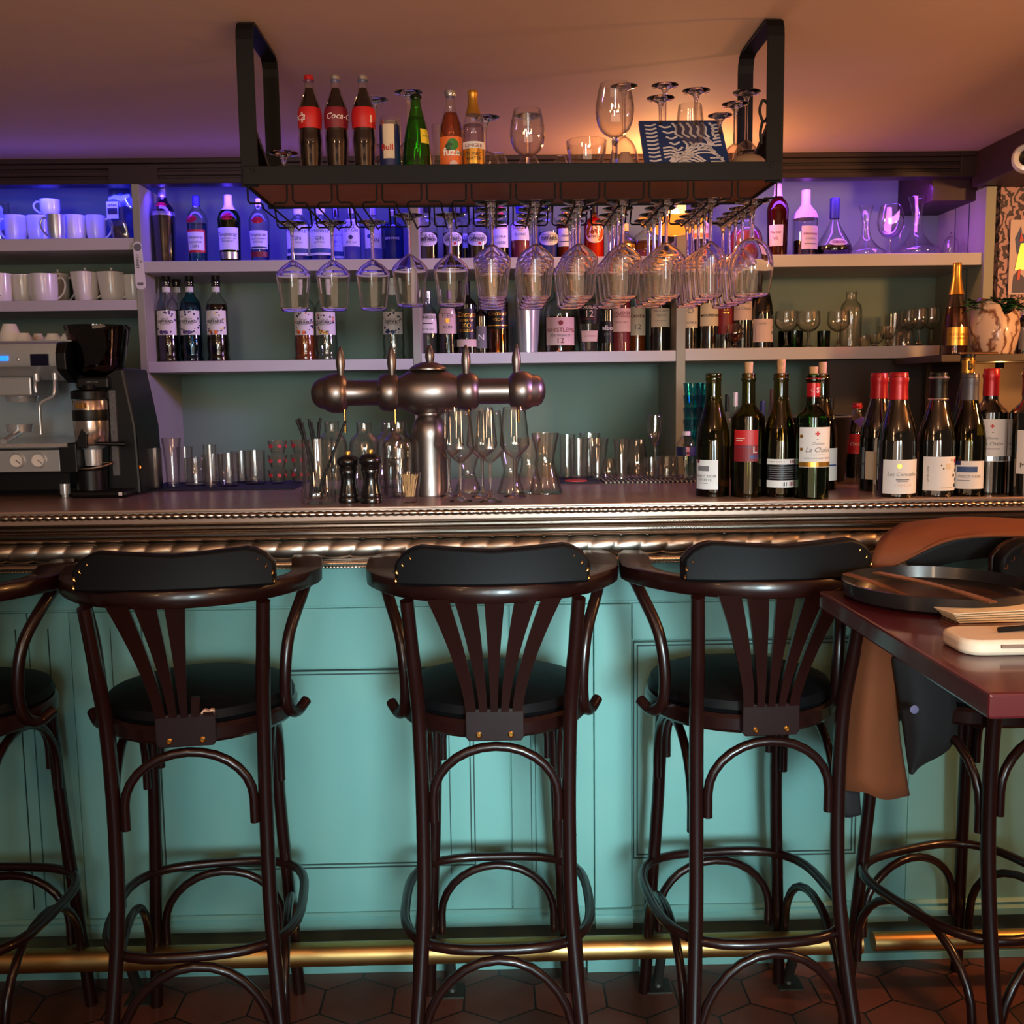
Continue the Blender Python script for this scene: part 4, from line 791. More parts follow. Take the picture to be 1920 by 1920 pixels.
# ================================================================ DRINKING GLASSES ON THE COUNTER
def counterY(px, yb): return PZ(px, yb, CT).y
TK = {'tumbler': [(.9, 0), (.94, .03), (1, 1)], 'highball': [(.85, 0), (.88, .02), (1, 1)], 'flared': [(.62, 0), (.64, .03), (.68, .3), (.85, .75), (1, 1)],
      'snifter': [(.6, 0), (.75, .04), (1, .35), (.98, .5), (.82, .8), (.7, 1)], 'hourglass': [(1, 0), (1, .02), (.86, .2), (.6, .45), (.54, .56), (.62, .7), (.84, .97), (.86, 1)],
      'mug': [(.9, 0), (1, .04), (1, 1)], 'square': [(.98, 0), (1, .04), (1, 1)], 'shot': [(.72, 0), (.74, .03), (1, 1)], 'cup': [(.5, 0), (.55, .03), (.8, .3), (.95, .7), (1, 1)]}
def glass(kind, px, yt, wpx, Y, zb, label, mat=None, base=.08, name='drinking_glass', cate='glass', group='glasses on the bar counter', n=24, flip=False, ribs=0, wall=.0022):
    mat = mat or clear
    x = XA(px, Y, zb); r = wpx*.5*DEP((x, Y, zb))/F_PX; h = PY(px, yt, Y).z-zb
    pr = [(a*r, b*h) for a, b in TK[kind]]
    if len(pr) > 3: cv = cat([(a, b, 0) for a, b in pr], 4); pr = [(p.x, p.y) for p in cv]
    inn = [(a-wall, b) for a, b in reversed(pr) if b > base*h*1.15]; ib = base*h
    full = [(0, 0)]+pr+[(pr[-1][0]-.0006, h+.0006)]+inn+[(prad(pr, ib)-wall, ib), (0, ib)]
    b = B(); b.lathe(full, n)
    if ribs:
        for i, v in enumerate(b.V):
            a = math.atan2(v[1], v[0]); q = 1+.03*math.cos(ribs*a); b.V[i] = (v[0]*q, v[1]*q, v[2])
    if flip: b.V = [(v[0], v[1], h-v[2]) for v in b.V]
    o = b.obj(name, mat, None, ang=45, loc=(x, Y, zb)); tag(o, label, cate, group); return o, r, h
Z1 = CT+.004
matY0, matY1 = 2.76, 3.01
mt1 = B().box(xp(283, 905, 2.88), xp(568, 905, 2.88), matY0, matY1, CT+.0002, CT+.004).obj('bar_mat', matb, None, smooth=False, bevel=.001)
tag(mt1, 'dark blue rubber bar mat under the tumblers on the left', 'bar mat')
mt2 = B().box(xp(1050, 905, 2.86), xp(1122, 905, 2.86), 2.80, 3.0, CT+.0002, CT+.004).obj('bar_mat', rubber, None, smooth=False, bevel=.001)
tag(mt2, 'small black bar mat under the red coaster', 'bar mat')
stm = M('striped_bar_towel', (34, 32, 30), .9, 0, .1); nt = stm.node_tree; wv = nt.nodes.new('ShaderNodeTexWave'); wv.inputs['Scale'].default_value = 26; wv.inputs['Distortion'].default_value = 2.5
tcn = nt.nodes.new('ShaderNodeTexCoord'); nt.links.new(tcn.outputs['Object'], wv.inputs['Vector']); rp = nt.nodes.new('ShaderNodeValToRGB'); rp.color_ramp.interpolation = 'CONSTANT'
rp.color_ramp.elements[0].color = C(26, 24, 24); rp.color_ramp.elements[1].color = C(180, 172, 130); rp.color_ramp.elements[1].position = .72
nt.links.new(wv.outputs['Fac'], rp.inputs[0]); nt.links.new(rp.outputs[0], nt.nodes['Principled BSDF'].inputs['Base Color'])
mt3 = B().box(xp(1128, 905, 2.86), xp(1300, 905, 2.86), 2.79, 3.0, CT+.0002, CT+.005).obj('bar_towel', stm, None, smooth=False, bevel=.0015)
tag(mt3, 'black and cream striped bar towel under the beer glasses', 'bar towel')
cs = B().lathe([(0, 0), (.031, 0), (.031, .002), (0, .002)], 30).obj('coaster', M('orange_red_coaster', (226, 62, 40), .5), None, loc=(xp(1080, 908, 2.84), 2.845, CT+.0042)); tag(cs, 'round orange red coaster on the black bar mat', 'coaster')
GL = [('highball', 293, 840, 27, 2.79, 'clear highball glass at the left end of the dark blue mat'), ('flared', 325, 822, 36, 2.84, 'tall cut pattern glass behind the leftmost highball'), ('highball', 349, 838, 30, 2.95, 'clear highball behind the cut pattern glass'),
      ('square', 368, 858, 40, 2.87, 'short handled beer glass beside the cut pattern glass'), ('highball', 396, 834, 25, 2.80, 'slim clear tube glass in front of the tumblers'), ('tumbler', 430, 850, 40, 2.85, 'low clear whisky tumbler right of the slim tube glass'),
      ('tumbler', 454, 846, 38, 2.97, 'low tumbler behind and between the two front tumblers'), ('tumbler', 479, 845, 40, 2.9, 'low clear whisky tumbler left of the red dotted stack'), ('tumbler', 400, 852, 40, 2.96, 'low tumbler behind the slim tube glass')]
for k, px, yt, w_, Y, lb in GL: glass(k, px, yt, w_, Y, Z1, lb, ribs=10 if 'cut' in lb else 0, base=.12 if k == 'tumbler' else .08)
def stack(px, Y, tiers, nm):
    z = Z1
    for i in range(tiers):
        hpx = 33; zt_ = z+.040
        x = XA(px, Y, z); yt = 0
        pr = [(0, 0), (.017, 0), (.0185, .004), (.0275, .037), (.0278, .039), (.0262, .039), (.017, .006), (0, .006)]
        b = B().lathe(pr, 24)
        o = b.obj('stacked_tumbler', clear, None, ang=45, loc=(x, Y, z)); tag(o, 'small tumbler with red dots in the %s, %s' % (nm, ['bottom of three', 'middle of three', 'top of three'][i]), 'glass', 'stacked tumblers on the blue mat')
        db = B()
        for a in (-35, 25, 85, -95):
            M_ = Matrix.Rotation(R(a), 4, 'Z') @ Matrix.Translation((0, -.0238, .024)) @ Matrix.Rotation(R(78), 4, 'X')
            db.lathe([(0, .0012), (.0052, .001), (.0056, -.0005)], 14, M_)
        db.obj('red_dots', M('red_dot_print', (190, 40, 44), .5) if 'red_dot_print' not in bpy.data.materials else bpy.data.materials['red_dot_print'], o)
        z += .0405
stack(521, 2.9, 3, 'left stack'); stack(563, 2.92, 3, 'stack behind the straws')
GR = [('tumbler', 1064, 815, 30, 2.93, 'tall tumbler right of the hourglass carafes'), ('highball', 1086, 822, 38, 2.86, 'straight beer glass standing behind the red coaster'), ('flared', 1121, 822, 42, 2.90, 'flared beer glass with orange lit rim'), ('tumbler', 1106, 812, 40, 2.98, 'tall glass at the back of the beer glasses'),
      ('snifter', 1142, 860, 30, 2.86, 'low round glass between the two flared beer glasses'), ('flared', 1166, 823, 34, 2.85, 'narrow flared beer glass with a thick base'), ('snifter', 1195, 824, 38, 2.88, 'rounded snifter shaped beer glass'), ('square', 1250, 856, 42, 2.87, 'low square clear glass left of the water bottle'), ('tumbler', 1222, 858, 30, 2.9, 'small tumbler in front of the tall flute glass')]
for k, px, yt, w_, Y, lb in GR: glass(k, px, yt, w_, Y, CT+.0052 if px > 1126 else (Z1 if px < 1121 else CT+.0052), lb, base=.1)
def counter_wine(px, yt, yb, w_, label, shape='angular', hbf=.42):
    Y = counterY(px, yb); x = XA(px, Y, CT); d = DEP((x, Y, CT)); h = PY(px, yt, Y).z-CT
    return wineglass('wine_glass', label, 'wine glass', h, w_*.5*d/F_PX, 22*d/F_PX*.98, h*hbf, shape, loc=(x, Y, CT+.0005), group='wine glasses on the counter')
counter_wine(843, 765, 931, 58, 'upright wine glass in front of the beer tower column, leftmost')
counter_wine(864, 772, 940, 56, 'upright wine glass nearest the counter edge on the left')
counter_wine(905, 765, 931, 58, 'upright wine glass in the back row, middle')
counter_wine(920, 771, 941, 56, 'upright wine glass nearest the counter edge, in the middle')
counter_wine(966, 764, 931, 56, 'upright wine glass at the right of the counter group')
for px, yt, w_, yb, lb in ((1023, 812, 62, 925, 'hourglass carafe at the right of the wine glasses'), (992, 822, 54, 923, 'hourglass carafe just behind the right hand wine glass'), (958, 848, 50, 924, 'short hourglass carafe between the wine glass stems'), (878, 855, 50, 923, 'short hourglass carafe behind the left hand stems')):
    Y = counterY(px, yb); glass('hourglass', px, yt, w_, Y, CT+.0005, lb, name='carafe', cate='carafe', group='hourglass carafes', n=28, base=.02)
wineglass('flute_glass', 'champagne flute standing alone beside the right-hand upright', 'wine glass', PY(1228, 782, 2.95).z-CT, .022, .026, .085, 'tulip', loc=(XA(1228, 2.95, CT), 2.95, CT+.0052))
# straws in a ribbed glass
Yg = 2.39; t = thing('straw_holder', 'heavy tumbler holding black drinking straws, left of the pepper mills', 'glass', (XA(598, Yg, CT), Yg, CT+.0005))
hg = PY(598, 822, Yg).z-CT; b = B().lathe([(0, 0), (.036, 0), (.0385, .004), (.0385, .03), (.036, .036), (.036, hg), (.034, hg+.0006), (.0335, .04), (.031, .012), (0, .012)], 36)
b.V = [((v[0]*(1+.05*math.cos(14*math.atan2(v[1], v[0]))) if v[2] < .032 else v[0]), (v[1]*(1+.05*math.cos(14*math.atan2(v[1], v[0]))) if v[2] < .032 else v[1]), v[2]) for v in b.V]
b.obj('tumbler', clear, t, ang=40)
for i, (px, yt) in enumerate(((556, 787), (561, 784), (566, 792), (579, 786), (583, 791), (601, 784), (598, 791), (648, 789))):
    e = PY(px, yt, Yg+.012*math.sin(i*2.1)); o = Vector(t.location); a = Vector((.012*math.cos(i*1.7)+(.008 if px < 600 else -.014), .012*math.sin(i*1.7), .014)); q = e-o
    s_ = B().tube([a, q], .0034, 10).obj('drinking_straw', rubber, None, loc=o); tag(s_, 'black straw leaning %s in the tumbler' % ['far left', 'far left behind', 'left', 'left of centre', 'left of centre behind', 'almost upright', 'almost upright in front', 'far right alone'][i], 'straw', 'black drinking straws')
# pepper mills
for px, yt, yb, lb in ((655, 844, 944, 'black turned pepper mill, left one of the pair'), (697, 841, 945, 'black turned pepper mill, right one of the pair')):
    Y = counterY(px, yb-2); x = XA(px, Y, CT); h = PY(px, yt+8, Y).z-CT; k = h/.118; kx = k*1.13
    t = thing('pepper_mill', lb, 'pepper mill', (x, Y, CT+.0003), 0, 'pepper mills')
    B().lathe([(0, 0), (.0225, 0), (.0235, .004), (.0225, .012), (.0215, .014), (.0225, .016), (.021, .024), (.0175, .042), (.0165, .055), (.0175, .068), (.0205, .078), (.0195, .08), (.0205, .082), (.0195, .0845), (0, .0845)], 32, Matrix.Diagonal((kx, kx, k, 1))).obj('body', M('black_lacquer', (16, 13, 13), .22, 0, .1, coat=.5) if 'black_lacquer' not in bpy.data.materials else bpy.data.materials['black_lacquer'], t, ang=50)
    B().lathe([(0, .085), (.019, .085), (.02, .087), (.0185, .089), (.0235, .094), (.0245, .101), (.0215, .11), (.012, .116), (0, .117)], 32, Matrix.Diagonal((kx, kx, k, 1))).obj('head', bpy.data.materials['black_lacquer'], t, ang=50)
    B().lathe([(0, .116), (.006, .116), (.0075, .12), (.006, .125), (0, .127)], 16, Matrix.Scale(k, 4)).obj('knob', gold, t)
# water carafes shaped like milk bottles
for px, yt, w_, yb, lb in ((626, 790, 56, 924, 'ribbed neck glass carafe behind the straw tumbler'), (686, 792, 58, 922, 'glass carafe standing between the pepper mills'), (750, 790, 62, 930, 'half full glass carafe right of the pepper mills'), (732, 791, 56, 914, 'glass carafe partly hidden behind the half full one')):
    Y = counterY(px, yb); bottle('milk', 'glass_carafe', lb, 'carafe', px, yt, w_, Y, CT+.0005, clear, liquid=(G('water', (.9, .93, .95), .7, .4, .04) if 'water' not in bpy.data.materials else bpy.data.materials['water'], .5) if px == 750 else None, group='glass carafes')
    t = bpy.context.scene.objects
# toothpicks
Y = counterY(768, 942); t = thing('shot_glass', 'flared shot glass full of wooden toothpicks', 'shot glass', (XA(768, Y, CT), Y, CT+.0004)); k = DEP(t.location)/F_PX; h = PY(768, 886, Y).z-CT
B().lathe([(0, 0), (15*k, 0), (16*k, .003), (22*k, h), (20.5*k, h+.0005), (14.5*k, .012), (0, .012)], 28).obj('tumbler', clear, t)
tp = B(); rnd = random.Random(3)
for i in range(26):
    a, q = rnd.uniform(0, 6.28), rnd.uniform(0, 12*k); a2, q2 = a+rnd.uniform(-.5, .5)+2.5*(i % 3 == 0), rnd.uniform(5, 17*k*1000)/1000
    tp.V, tp.F = tp.V, tp.F; B().tube([(q*math.cos(a)*.8, q*math.sin(a)*.8, .0135), (q2*math.cos(a2), q2*math.sin(a2), h*.93)], .0009, 6).obj('toothpick', kraft, None, loc=t.location)['label'] = 'thin wooden toothpick in the flared shot glass'
for o in [o for o in col.objects if o.name.startswith('toothpick')]: tag(o, 'thin wooden toothpick standing in the flared shot glass', 'toothpick', 'toothpicks in the shot glass')
# stacked turquoise glasses
for (px, Y, n0, nm) in ((1297, 3.05, 7, 'left turquoise stack'), (1322, 3.12, 7, 'right turquoise stack')):
    for i in range(n0):
        z = CT-.0+.02+i*.0355 if False else CT+.0008+i*.0345
        if Y > 3.02: pass
        x = XA(px, 2.96 if px < 1310 else 2.985, CT)
        o = B().lathe([(0, 0), (.021, 0), (.022, .003), (.0275, .05), (.0285, .06), (.0262, .06), (.0205, .008), (0, .008)], 24).obj('turquoise_tumbler', tealg, None, loc=(x, 2.945 if px < 1310 else 2.99, z))
        tag(o, 'nested turquoise tumbler, number %s from the bottom of the %s' % (['one', 'two', 'three', 'four', 'five', 'six', 'seven'][i], nm), 'tumbler', 'stacked turquoise tumblers')
Y = counterY(1286, 903); t, p, r, h = bottle('pet', 'water_bottle', 'small plastic water bottle with navy label beside the wine bottles', 'water bottle', 1286, 809, 37, Y, CT+.0055, clear, cap=white, cap0=.92, liquid=(bpy.data.materials['water'], .6), labels=[(.5, .69, 88, navy, [('b', -.12, .12, -.9, .9, pinkl), ('t', 'EAU', .5, 0, 0, redl, dict(rot=math.pi/2, hmax=.01))])])
# things behind the wine bottles
def bk_(kind, name, label, cate, px, yt, w_, Y, mat, **k): return bottle(kind, name, label, cate, px, yt, w_, Y, CT+.0005, mat, **k)
bk_('straight', 'small_bottle', 'little bottle with black cap behind the leftmost wine bottle', 'bottle', 1362, 740, 22, 2.85, clear, cap=blackpl, cap0=.8, liquid=(cola, .4))
bk_('straight', 'small_bottle', 'little bottle with white cap behind the red labelled wine bottle', 'bottle', 1377, 736, 24, 2.92, clear, cap=white, cap0=.84)
bk_('straight', 'small_bottle', 'small bottle with navy cap right of the red labelled wine bottle', 'bottle', 1428, 752, 26, 2.85, clear, cap=navy, cap0=.8)
bk_('squat', 'small_bottle', 'small bottle with tall patterned cap behind the striped label bottle', 'bottle', 1446, 730, 28, 2.9, clear, cap=M('brown_print_cap', (92, 66, 52), .6, 0, .5, 80), cap0=.72)
Y = 2.8; t = thing('ice_bucket', 'large black champagne bucket with a pale rim behind the wine bottles', 'ice bucket', (XA(1530, Y, CT), Y, CT+.0005)); k = DEP(t.location)/F_PX; h = PY(1530, 780, Y).z-CT
B().lathe([(0, 0), (50*k, 0), (62*k, h), (59*k, h), (48*k, .004), (0, .004)], 40).obj('bucket', blackpl, t); B().lathe([(62*k, h-.004), (63*k, h-.003), (63*k, h+.001), (59*k, h+.001), (59*k, h-.003)], 40).obj('rim', silver, t)
bk_('straight', 'small_bottle', 'small bottle with square black cap behind the ice bucket', 'bottle', 1556, 745, 24, 2.93, clear, cap=blackpl, cap0=.84)
bk_('coke', 'soda_bottle', 'large plastic cola bottle with red cap right of the ice bucket', 'soda bottle', 1604, 756, 46, 2.83, clear, cap=red, cap0=.93, liquid=(cola, .78), labels=[(.34, .6, 80, redl, [('t', 'Coca-Cola', .6, 0, 0, inkw, dict(ital=.3))])])
# violet plastic scoop
Y = 2.8; t = thing('ice_scoop', 'violet plastic scoop shaped cone leaning behind the red capsuled bottles', 'scoop', (XA(1652, Y, CT), Y, CT+.001)); b = B(); V = []; F = []
vio = M('violet_plastic', (150, 110, 215), .35, 0, .05, trans=0)
for i in range(13):
    a = math.pi*(.0+1.0*i/12)+math.pi
    for q in range(7):
        f_ = q/6; rr2 = .01+.052*f_**.7; V.append(Vector((rr2*math.cos(a)-.012*f_, rr2*.6*math.sin(a)+.02, .02+.135*f_+.02*f_*math.sin(a-math.pi))))
for i in range(12):
    for q in range(6): F.append((i*7+q, i*7+q+1, i*7+q+8, i*7+q+7))
o = b.add(V, F).obj('cone', vio, t); so = o.modifiers.new('s', 'SOLIDIFY'); so.thickness = .002
B().lathe([(0, 0), (.02, 0), (.012, .01), (.01, .03), (0, .03)], 20, Matrix.Translation((0, .015, 0))).obj('foot', vio, t)
def uptight(px, yb, Y, h, rb, rf, hb, z, label, shape='tulip', group=None, up=True, name='wine_glass', bm=None, fill=None, rs=.0035):
    x = XA(px, Y, z); return wineglass(name, label, 'wine glass', h, rb, rf, hb, shape, loc=(x, Y, z+(h if up else 0)), flip=up, group=group, bowlmat=bm, fill=fill, rs=rs)
uptight(1624, 0, 2.74, .045, .028, .017, .016, CT+.001, 'small stemmed dessert glass turned upside down behind the crested label bottle', 'coupe')
# ================================================================ GLASSWARE ON THE RIGHT SHELVES
YG = SF+.12
gs = 'glassware on the right shelves'
def shg(px, yt, w_, z, label, hbf=.4, shape='tulip', Y=YG, **k):
    x = XA(px, Y, z); d = DEP((x, Y, z)); h = PY(px, yt, Y).z-z
    return wineglass('wine_glass', label, 'wine glass', h, w_*.5*d/F_PX, w_*.4*d/F_PX, h*hbf, shape, loc=(x, Y, z+.0005), group=gs, **k)
Zr = ZBr
shg(1378, 608, 32, Zr, 'small brandy glass with amber drink in front of the red labelled bottle', .25, 'balloon', Y=SF+.04, fill=(amberg, .5))
for px, yt, w_, lb in ((1474, 584, 44, 'stemmed glass standing before the left green tumblers'), (1515, 584, 44, 'stemmed glass between the green tumblers'), (1571, 584, 42, 'stemmed glass left of the tall clear bottle')): shg(px, yt, w_, Zr, lb, .42, 'tulip', Y=YG-.03)
for px, w_, lb, Y in ((1472, 26, 'dark green tumbler behind the left stemmed glass', YG+.06), (1489, 32, 'dark green tumbler next to its twin on the right', YG+.03), (1544, 24, 'dark green tumbler standing alone between stemmed glasses', YG)): glass('tumbler', px, 621, w_, Y, Zr+.0005, lb, mat=G('dark_green_glass', (.03, .3, .06), .3, .5, .06) if 'dark_green_glass' not in bpy.data.materials else bpy.data.materials['dark_green_glass'], name='green_tumbler', cate='tumbler', group='dark green tumblers')
bottle('milk', 'apothecary_bottle', 'tall clear apothecary bottle on the lower right shelf', 'bottle', 1594, 547, 40, YG, Zr+.0005, clear)
for px, yt, w_, lb, sh_, hb_ in ((1640, 628, 34, 'low coupe glass right of the clear bottle', 'coupe', .3), (1703, 582, 30, 'tall thin wine glass near the shelf end', 'tulip', .45), (1722, 580, 34, 'tall thin wine glass second from the shelf end', 'tulip', .45), (1745, 578, 34, 'tall thin wine glass beside the sparkling wine bottle', 'tulip', .45), (1664, 612, 34, 'squat stemmed glass before the glass dome', 'coupe', .4)): shg(px, yt, w_, Zr, lb, hb_, sh_, Y=YG+.04*(px % 3))
glass('tumbler', 1676, 588, 34, YG+.12, Zr+.0005, 'tall tumbler behind the glass dome', group=gs)
glass('cup', 1620, 630, 26, YG-.02, Zr+.0005, 'tiny clear cup right of the apothecary bottle', group=gs)
t = thing('glass_dome', 'small glass dome cover on the lower right shelf', 'dome', (XA(1694, YG-.03, Zr), YG-.03, Zr+.0005)); B().lathe([(.032, 0), (.032, .035), (.026, .055), (.012, .065), (.004, .068), (.004, .072), (.007, .076), (.005, .081), (0, .082)], 26).obj('dome', clear, t); B().lathe([(0, 0), (.036, 0), (.036, .003), (0, .003)], 26).obj('base', clear, t)
# upper right shelf: decanters, balloon glass, dome
def decanter(px, yt, w_, label, Y=YG):
    x = XA(px, Y, ZA); k = DEP((x, Y, ZA))/F_PX; r = w_*.5*k; h = PY(px, yt, Y).z-ZA
    cv = cat([(a, b, 0) for a, b in [(.0, 0), (r*.85, 0), (r, h*.07), (r*.93, h*.14), (r*.62, h*.23), (r*.33, h*.36), (r*.21, h*.52), (r*.19, h*.7), (r*.27, h*.88), (r*.36, h)]], 5)
    t = thing('decanter', label, 'decanter', (x, Y, ZA+.0005), 0, 'wine decanters'); pr = [(max(0, p.x), max(0, p.y)) for p in cv]
    B().lathe(pr, 32).obj('glass_body', clear, t); B().lathe([(pr[-1][0]-.001, h-.001), (pr[-1][0]+.001, h-.001), (pr[-1][0]+.001, h+.001), (pr[-1][0]-.001, h+.001)], 32).obj('rim', clear, t); return t, r, h
decanter(1622, 388, 74, 'wide based wine decanter right of the oval label cognac')
t, r, h = decanter(1717, 370, 92, 'wide wine decanter with a glass swan neck handle')
B().tube(cat([(-r*.25, 0, h*.45), (-r*.5, 0, h*.52), (-r*.66, 0, h*.4), (-r*.7, 0, h*.25)], 5), .0035, 10).obj('handle', clear, t)
B().tube(cat([(r*.35, 0, h*.95), (r*.55, 0, h*1.05), (r*.68, 0, h*1.0), (r*.6, 0, h*.93), (r*.4, 0, h*.85)], 5), .0025, 8).obj('spout', clear, t)
shg(1668, 386, 48, ZA, 'large balloon wine glass between the two decanters', .36, 'balloon', Y=YG-.05)
t = thing('glass_dome', 'small glass bell cover on a pink rimmed dish at the end of the upper shelf', 'dome', (XA(1782, YG, ZA), YG, ZA+.0005)); B().lathe([(.024, .003), (.025, .03), (.02, .055), (.008, .066), (.003, .068), (.006, .074), (0, .079)], 26).obj('dome', clear, t); B().lathe([(0, 0), (.036, 0), (.042, .003), (.036, .003), (0, .003)], 26).obj('dish', M('pink_rimmed_dish', (170, 60, 90), .3), t)
# ================================================================ MUGS
def mug(px, yt, w_, Y, zb, label, hand=1, mat=white, flip=False, name='mug', cate='mug', taper=1.0, pour=False, lid=False, group='white mugs'):
    x = XA(px, Y, zb); k = DEP((x, Y, zb))/F_PX; r = w_*.5*k; h = PY(px, yt, Y).z-zb
    t = thing(name, label, cate, (x, Y, zb+.0004), 0, group)
    pr = [(0, 0), (r*.82*taper, 0), (r*.86*taper, .003), (r*(.9*taper+.08), h*.4), (r, h), (r-.002, h), (r*.86*taper-.003, .006), (0, .006)]
    if taper < .7: pr = [(0, 0), (r*.6, 0), (r*.62, .003), (r*.95, h*.6), (r, h), (r-.002, h), (r*.6, .006), (0, .006)]
    b = B().lathe(pr, 28)
    if pour: b.V = [((v[0]-(max(0, v[2]/h-.6)*.018 if v[0]*hand < -r*.6 else 0)*hand), v[1], v[2]) for v in b.V]
    if flip: b.V = [(v[0], v[1], h-v[2]) for v in b.V]
    b.obj('body', mat, t, ang=50)
    if hand:
        s = hand; zz = (lambda z: h-z) if flip else (lambda z: z)
        B().tube(cat([(s*r*.92, 0, zz(h*.86)), (s*(r+.012), 0, zz(h*.88)), (s*(r+.021), 0, zz(h*.66)), (s*(r+.016), 0, zz(h*.4)), (s*(r+.004), 0, zz(h*.22)), (s*r*.86, 0, zz(h*.16))], 5), .0034, 8).obj('handle', mat, t)
    if lid: B().lathe([(0, h+.001), (r*.95, h+.001), (r*.5, h+.005), (.003, h+.007), (.003, h+.01), (.0055, h+.014), (0, h+.017)], 24).obj('lid', mat, t)
    return t
YM = SF+.1
mug(32, 405, 40, YM, ZL1, 'white mug on the top left shelf, left of the stacked pair', -1); mug(76, 406, 44, YM+.02, ZL1, 'white mug supporting another mug on the top left shelf', 0)
z_ = PY(95, 406, YM+.02).z; mug(95, 375, 36, YM+.02, z_+.001, 'white mug stacked on top of the others at top left', -1); mug(143, 405, 42, YM, ZL1, 'white mug without visible handle right of the steel jug', 0); mug(182, 405, 36, YM, ZL1, 'white mug with right facing handle beside the plastic packet', 1); mug(104, 408, 44, YM+.09, ZL1, 'white mug behind the steel jug under the stacked mug', 0); mug(53, 412, 34, YM+.1, ZL1, 'white mug at the back between the two left mugs', 0)
glass('tumbler', 4, 380, 36, YM+.12, ZL1+.0005, 'clear glass at the far left of the top left shelf', group='glasses on the left shelf')
mug(107, 403, 32, SF+.04, ZL1, 'small stainless steel milk jug among the white mugs', -1, steel, name='milk_jug', cate='jug', group=None)
mug(85, 515, 54, YM, ZL2, 'large white mug, most prominent on the middle left shelf', 1); mug(163, 511, 46, YM, ZL2, 'white lidded jug right of the large mug', 1, lid=True, pour=True, name='jug', cate='jug', group='white lidded jugs'); mug(212, 511, 46, YM, ZL2, 'white lidded jug second right of the large mug', 1, lid=True, pour=True, name='jug', cate='jug', group='white lidded jugs'); mug(252, 516, 36, YM+.02, ZL2, 'white mug partly hidden by the left upright', 0)
mug(45, 516, 40, YM+.03, ZL2, 'white pouring jug left of the large mug', -1, pour=True, name='jug', cate='jug', group=None); mug(112, 514, 40, YM+.1, ZL2, 'white lidded jug tucked behind the large mug', 1, lid=True, name='jug', cate='jug', group='white lidded jugs')
t = mug(4, 514, 44, YM, ZL2, 'white mug with dark handwriting cut by the left edge', 0); tb = B(); put_text(tb, 'le', .02, 0, .03, lambda u, v: Vector((.0+.024*math.sin(u/.03+.5), -.037*math.cos(u/.03+.5), v)), ital=.3); tb.obj('lettering', ink, t, smooth=False)
# plastic packet
t = thing('plastic_packet', 'clear plastic packet with white label standing against the left upright', 'packet', (XA(228, YM, ZL1), YM, ZL1+.0005)); b = B(); V = []; F = []
for j in range(11):
    for i in range(9):
        u, v = i/8-.5, j/10; V.append(Vector((u*.07, -.016*math.cos(math.pi*u)*(1-v*.5)+.004*math.sin(9*u+7*v)+.003*math.sin(13*v), v*.165)))
for j in range(10):
    for i in range(8): a = j*9+i; F.append((a, a+1, a+10, a+9))
n_ = len(V); V2 = [Vector((v.x, .012-v.y*.4, v.z)) for v in V]
b.add(V, F); b.add(V2, F); b.obj('film', G('clear_film', (.55, .6, .8), .6, .6, .22, .12), t)
B().box(-.034, .002, -.021, -.0195, .07, .122).obj('label', whitel, t, smooth=False); tb = B(); put_text(tb, 'sachets', .028, -.016, .112, lambda u, v: Vector((u, -.0215, v)), bold=.02)
tb.box(-.031, -.001, -.0218, -.021, .084, .102).obj('lettering', ink, t, smooth=False); B().box(-.02, .024, -.006, .004, .0, .05).obj('contents', M('dark_sachets', (60, 40, 46), .6, 0, .5, 60), t, smooth=False)
# bottle opener hanging on the left upright
xo_, zo = XA(262, SF-.01, 1.85), 0; z1_, z0_ = PY(258, 452, SF-.01).z, PY(262, 543, SF-.01).z
t = thing('bottle_opener', 'flat white bar blade bottle opener hanging on the left upright', 'bottle opener', (XA(260, SF-.01, 1.85), SF-.004, z0_)); L_ = z1_-z0_; w2 = .0155; pts = []
for i in range(9): a = math.pi+math.pi*i/8; pts.append((w2*math.cos(a)+.002, w2+w2*math.sin(a)))
for i in range(9): a = math.pi*i/8; pts.append((w2*.85*math.cos(a)-.002, L_-w2+w2*math.sin(a)))
B().prism(pts, lambda x, z: Vector((x, -.002, z)), lambda x, z: Vector((x, .0, z))).obj('blade', white, t, smooth=False)
B().box(-.008, .010, -.0026, -.0019, .013, .022).obj('opening', inkg, t, smooth=False, bevel=.0005); B().lathe([(0, 0), (.0115, 0), (.0115, .0008), (0, .0008)], 24, Matrix.Translation((-.002, -.002, L_-.018)) @ Matrix.Rotation(R(90), 4, 'X')).obj('finger_hole', inkg, t)
tb = B(); put_text(tb, 'CORNET', .042, -.004, .085, lambda u, v: Vector((u, -.0026, v)), rot=-math.pi/2, bold=.02); put_text(tb, 'O', .006, .006, .085, lambda u, v: Vector((u, -.0026, v)), bold=.05); tb.obj('lettering', ink, t, smooth=False)
# ================================================================ ESPRESSO MACHINE
EY = 2.62; Cz = lambda y, Y=EY: PY(70, y, Y).z
ex = lambda x, Y=EY: XA(x, Y, 1.35)
em = thing('espresso_machine', 'stainless steel espresso machine on the left end of the counter', 'espresso machine', (0, 0, 0))
x0, x1 = ex(-330), ex(117); xe = ex(136)
zt_, zh, zm, zb2, zf = Cz(640), Cz(690), Cz(715), Cz(828), Cz(885)
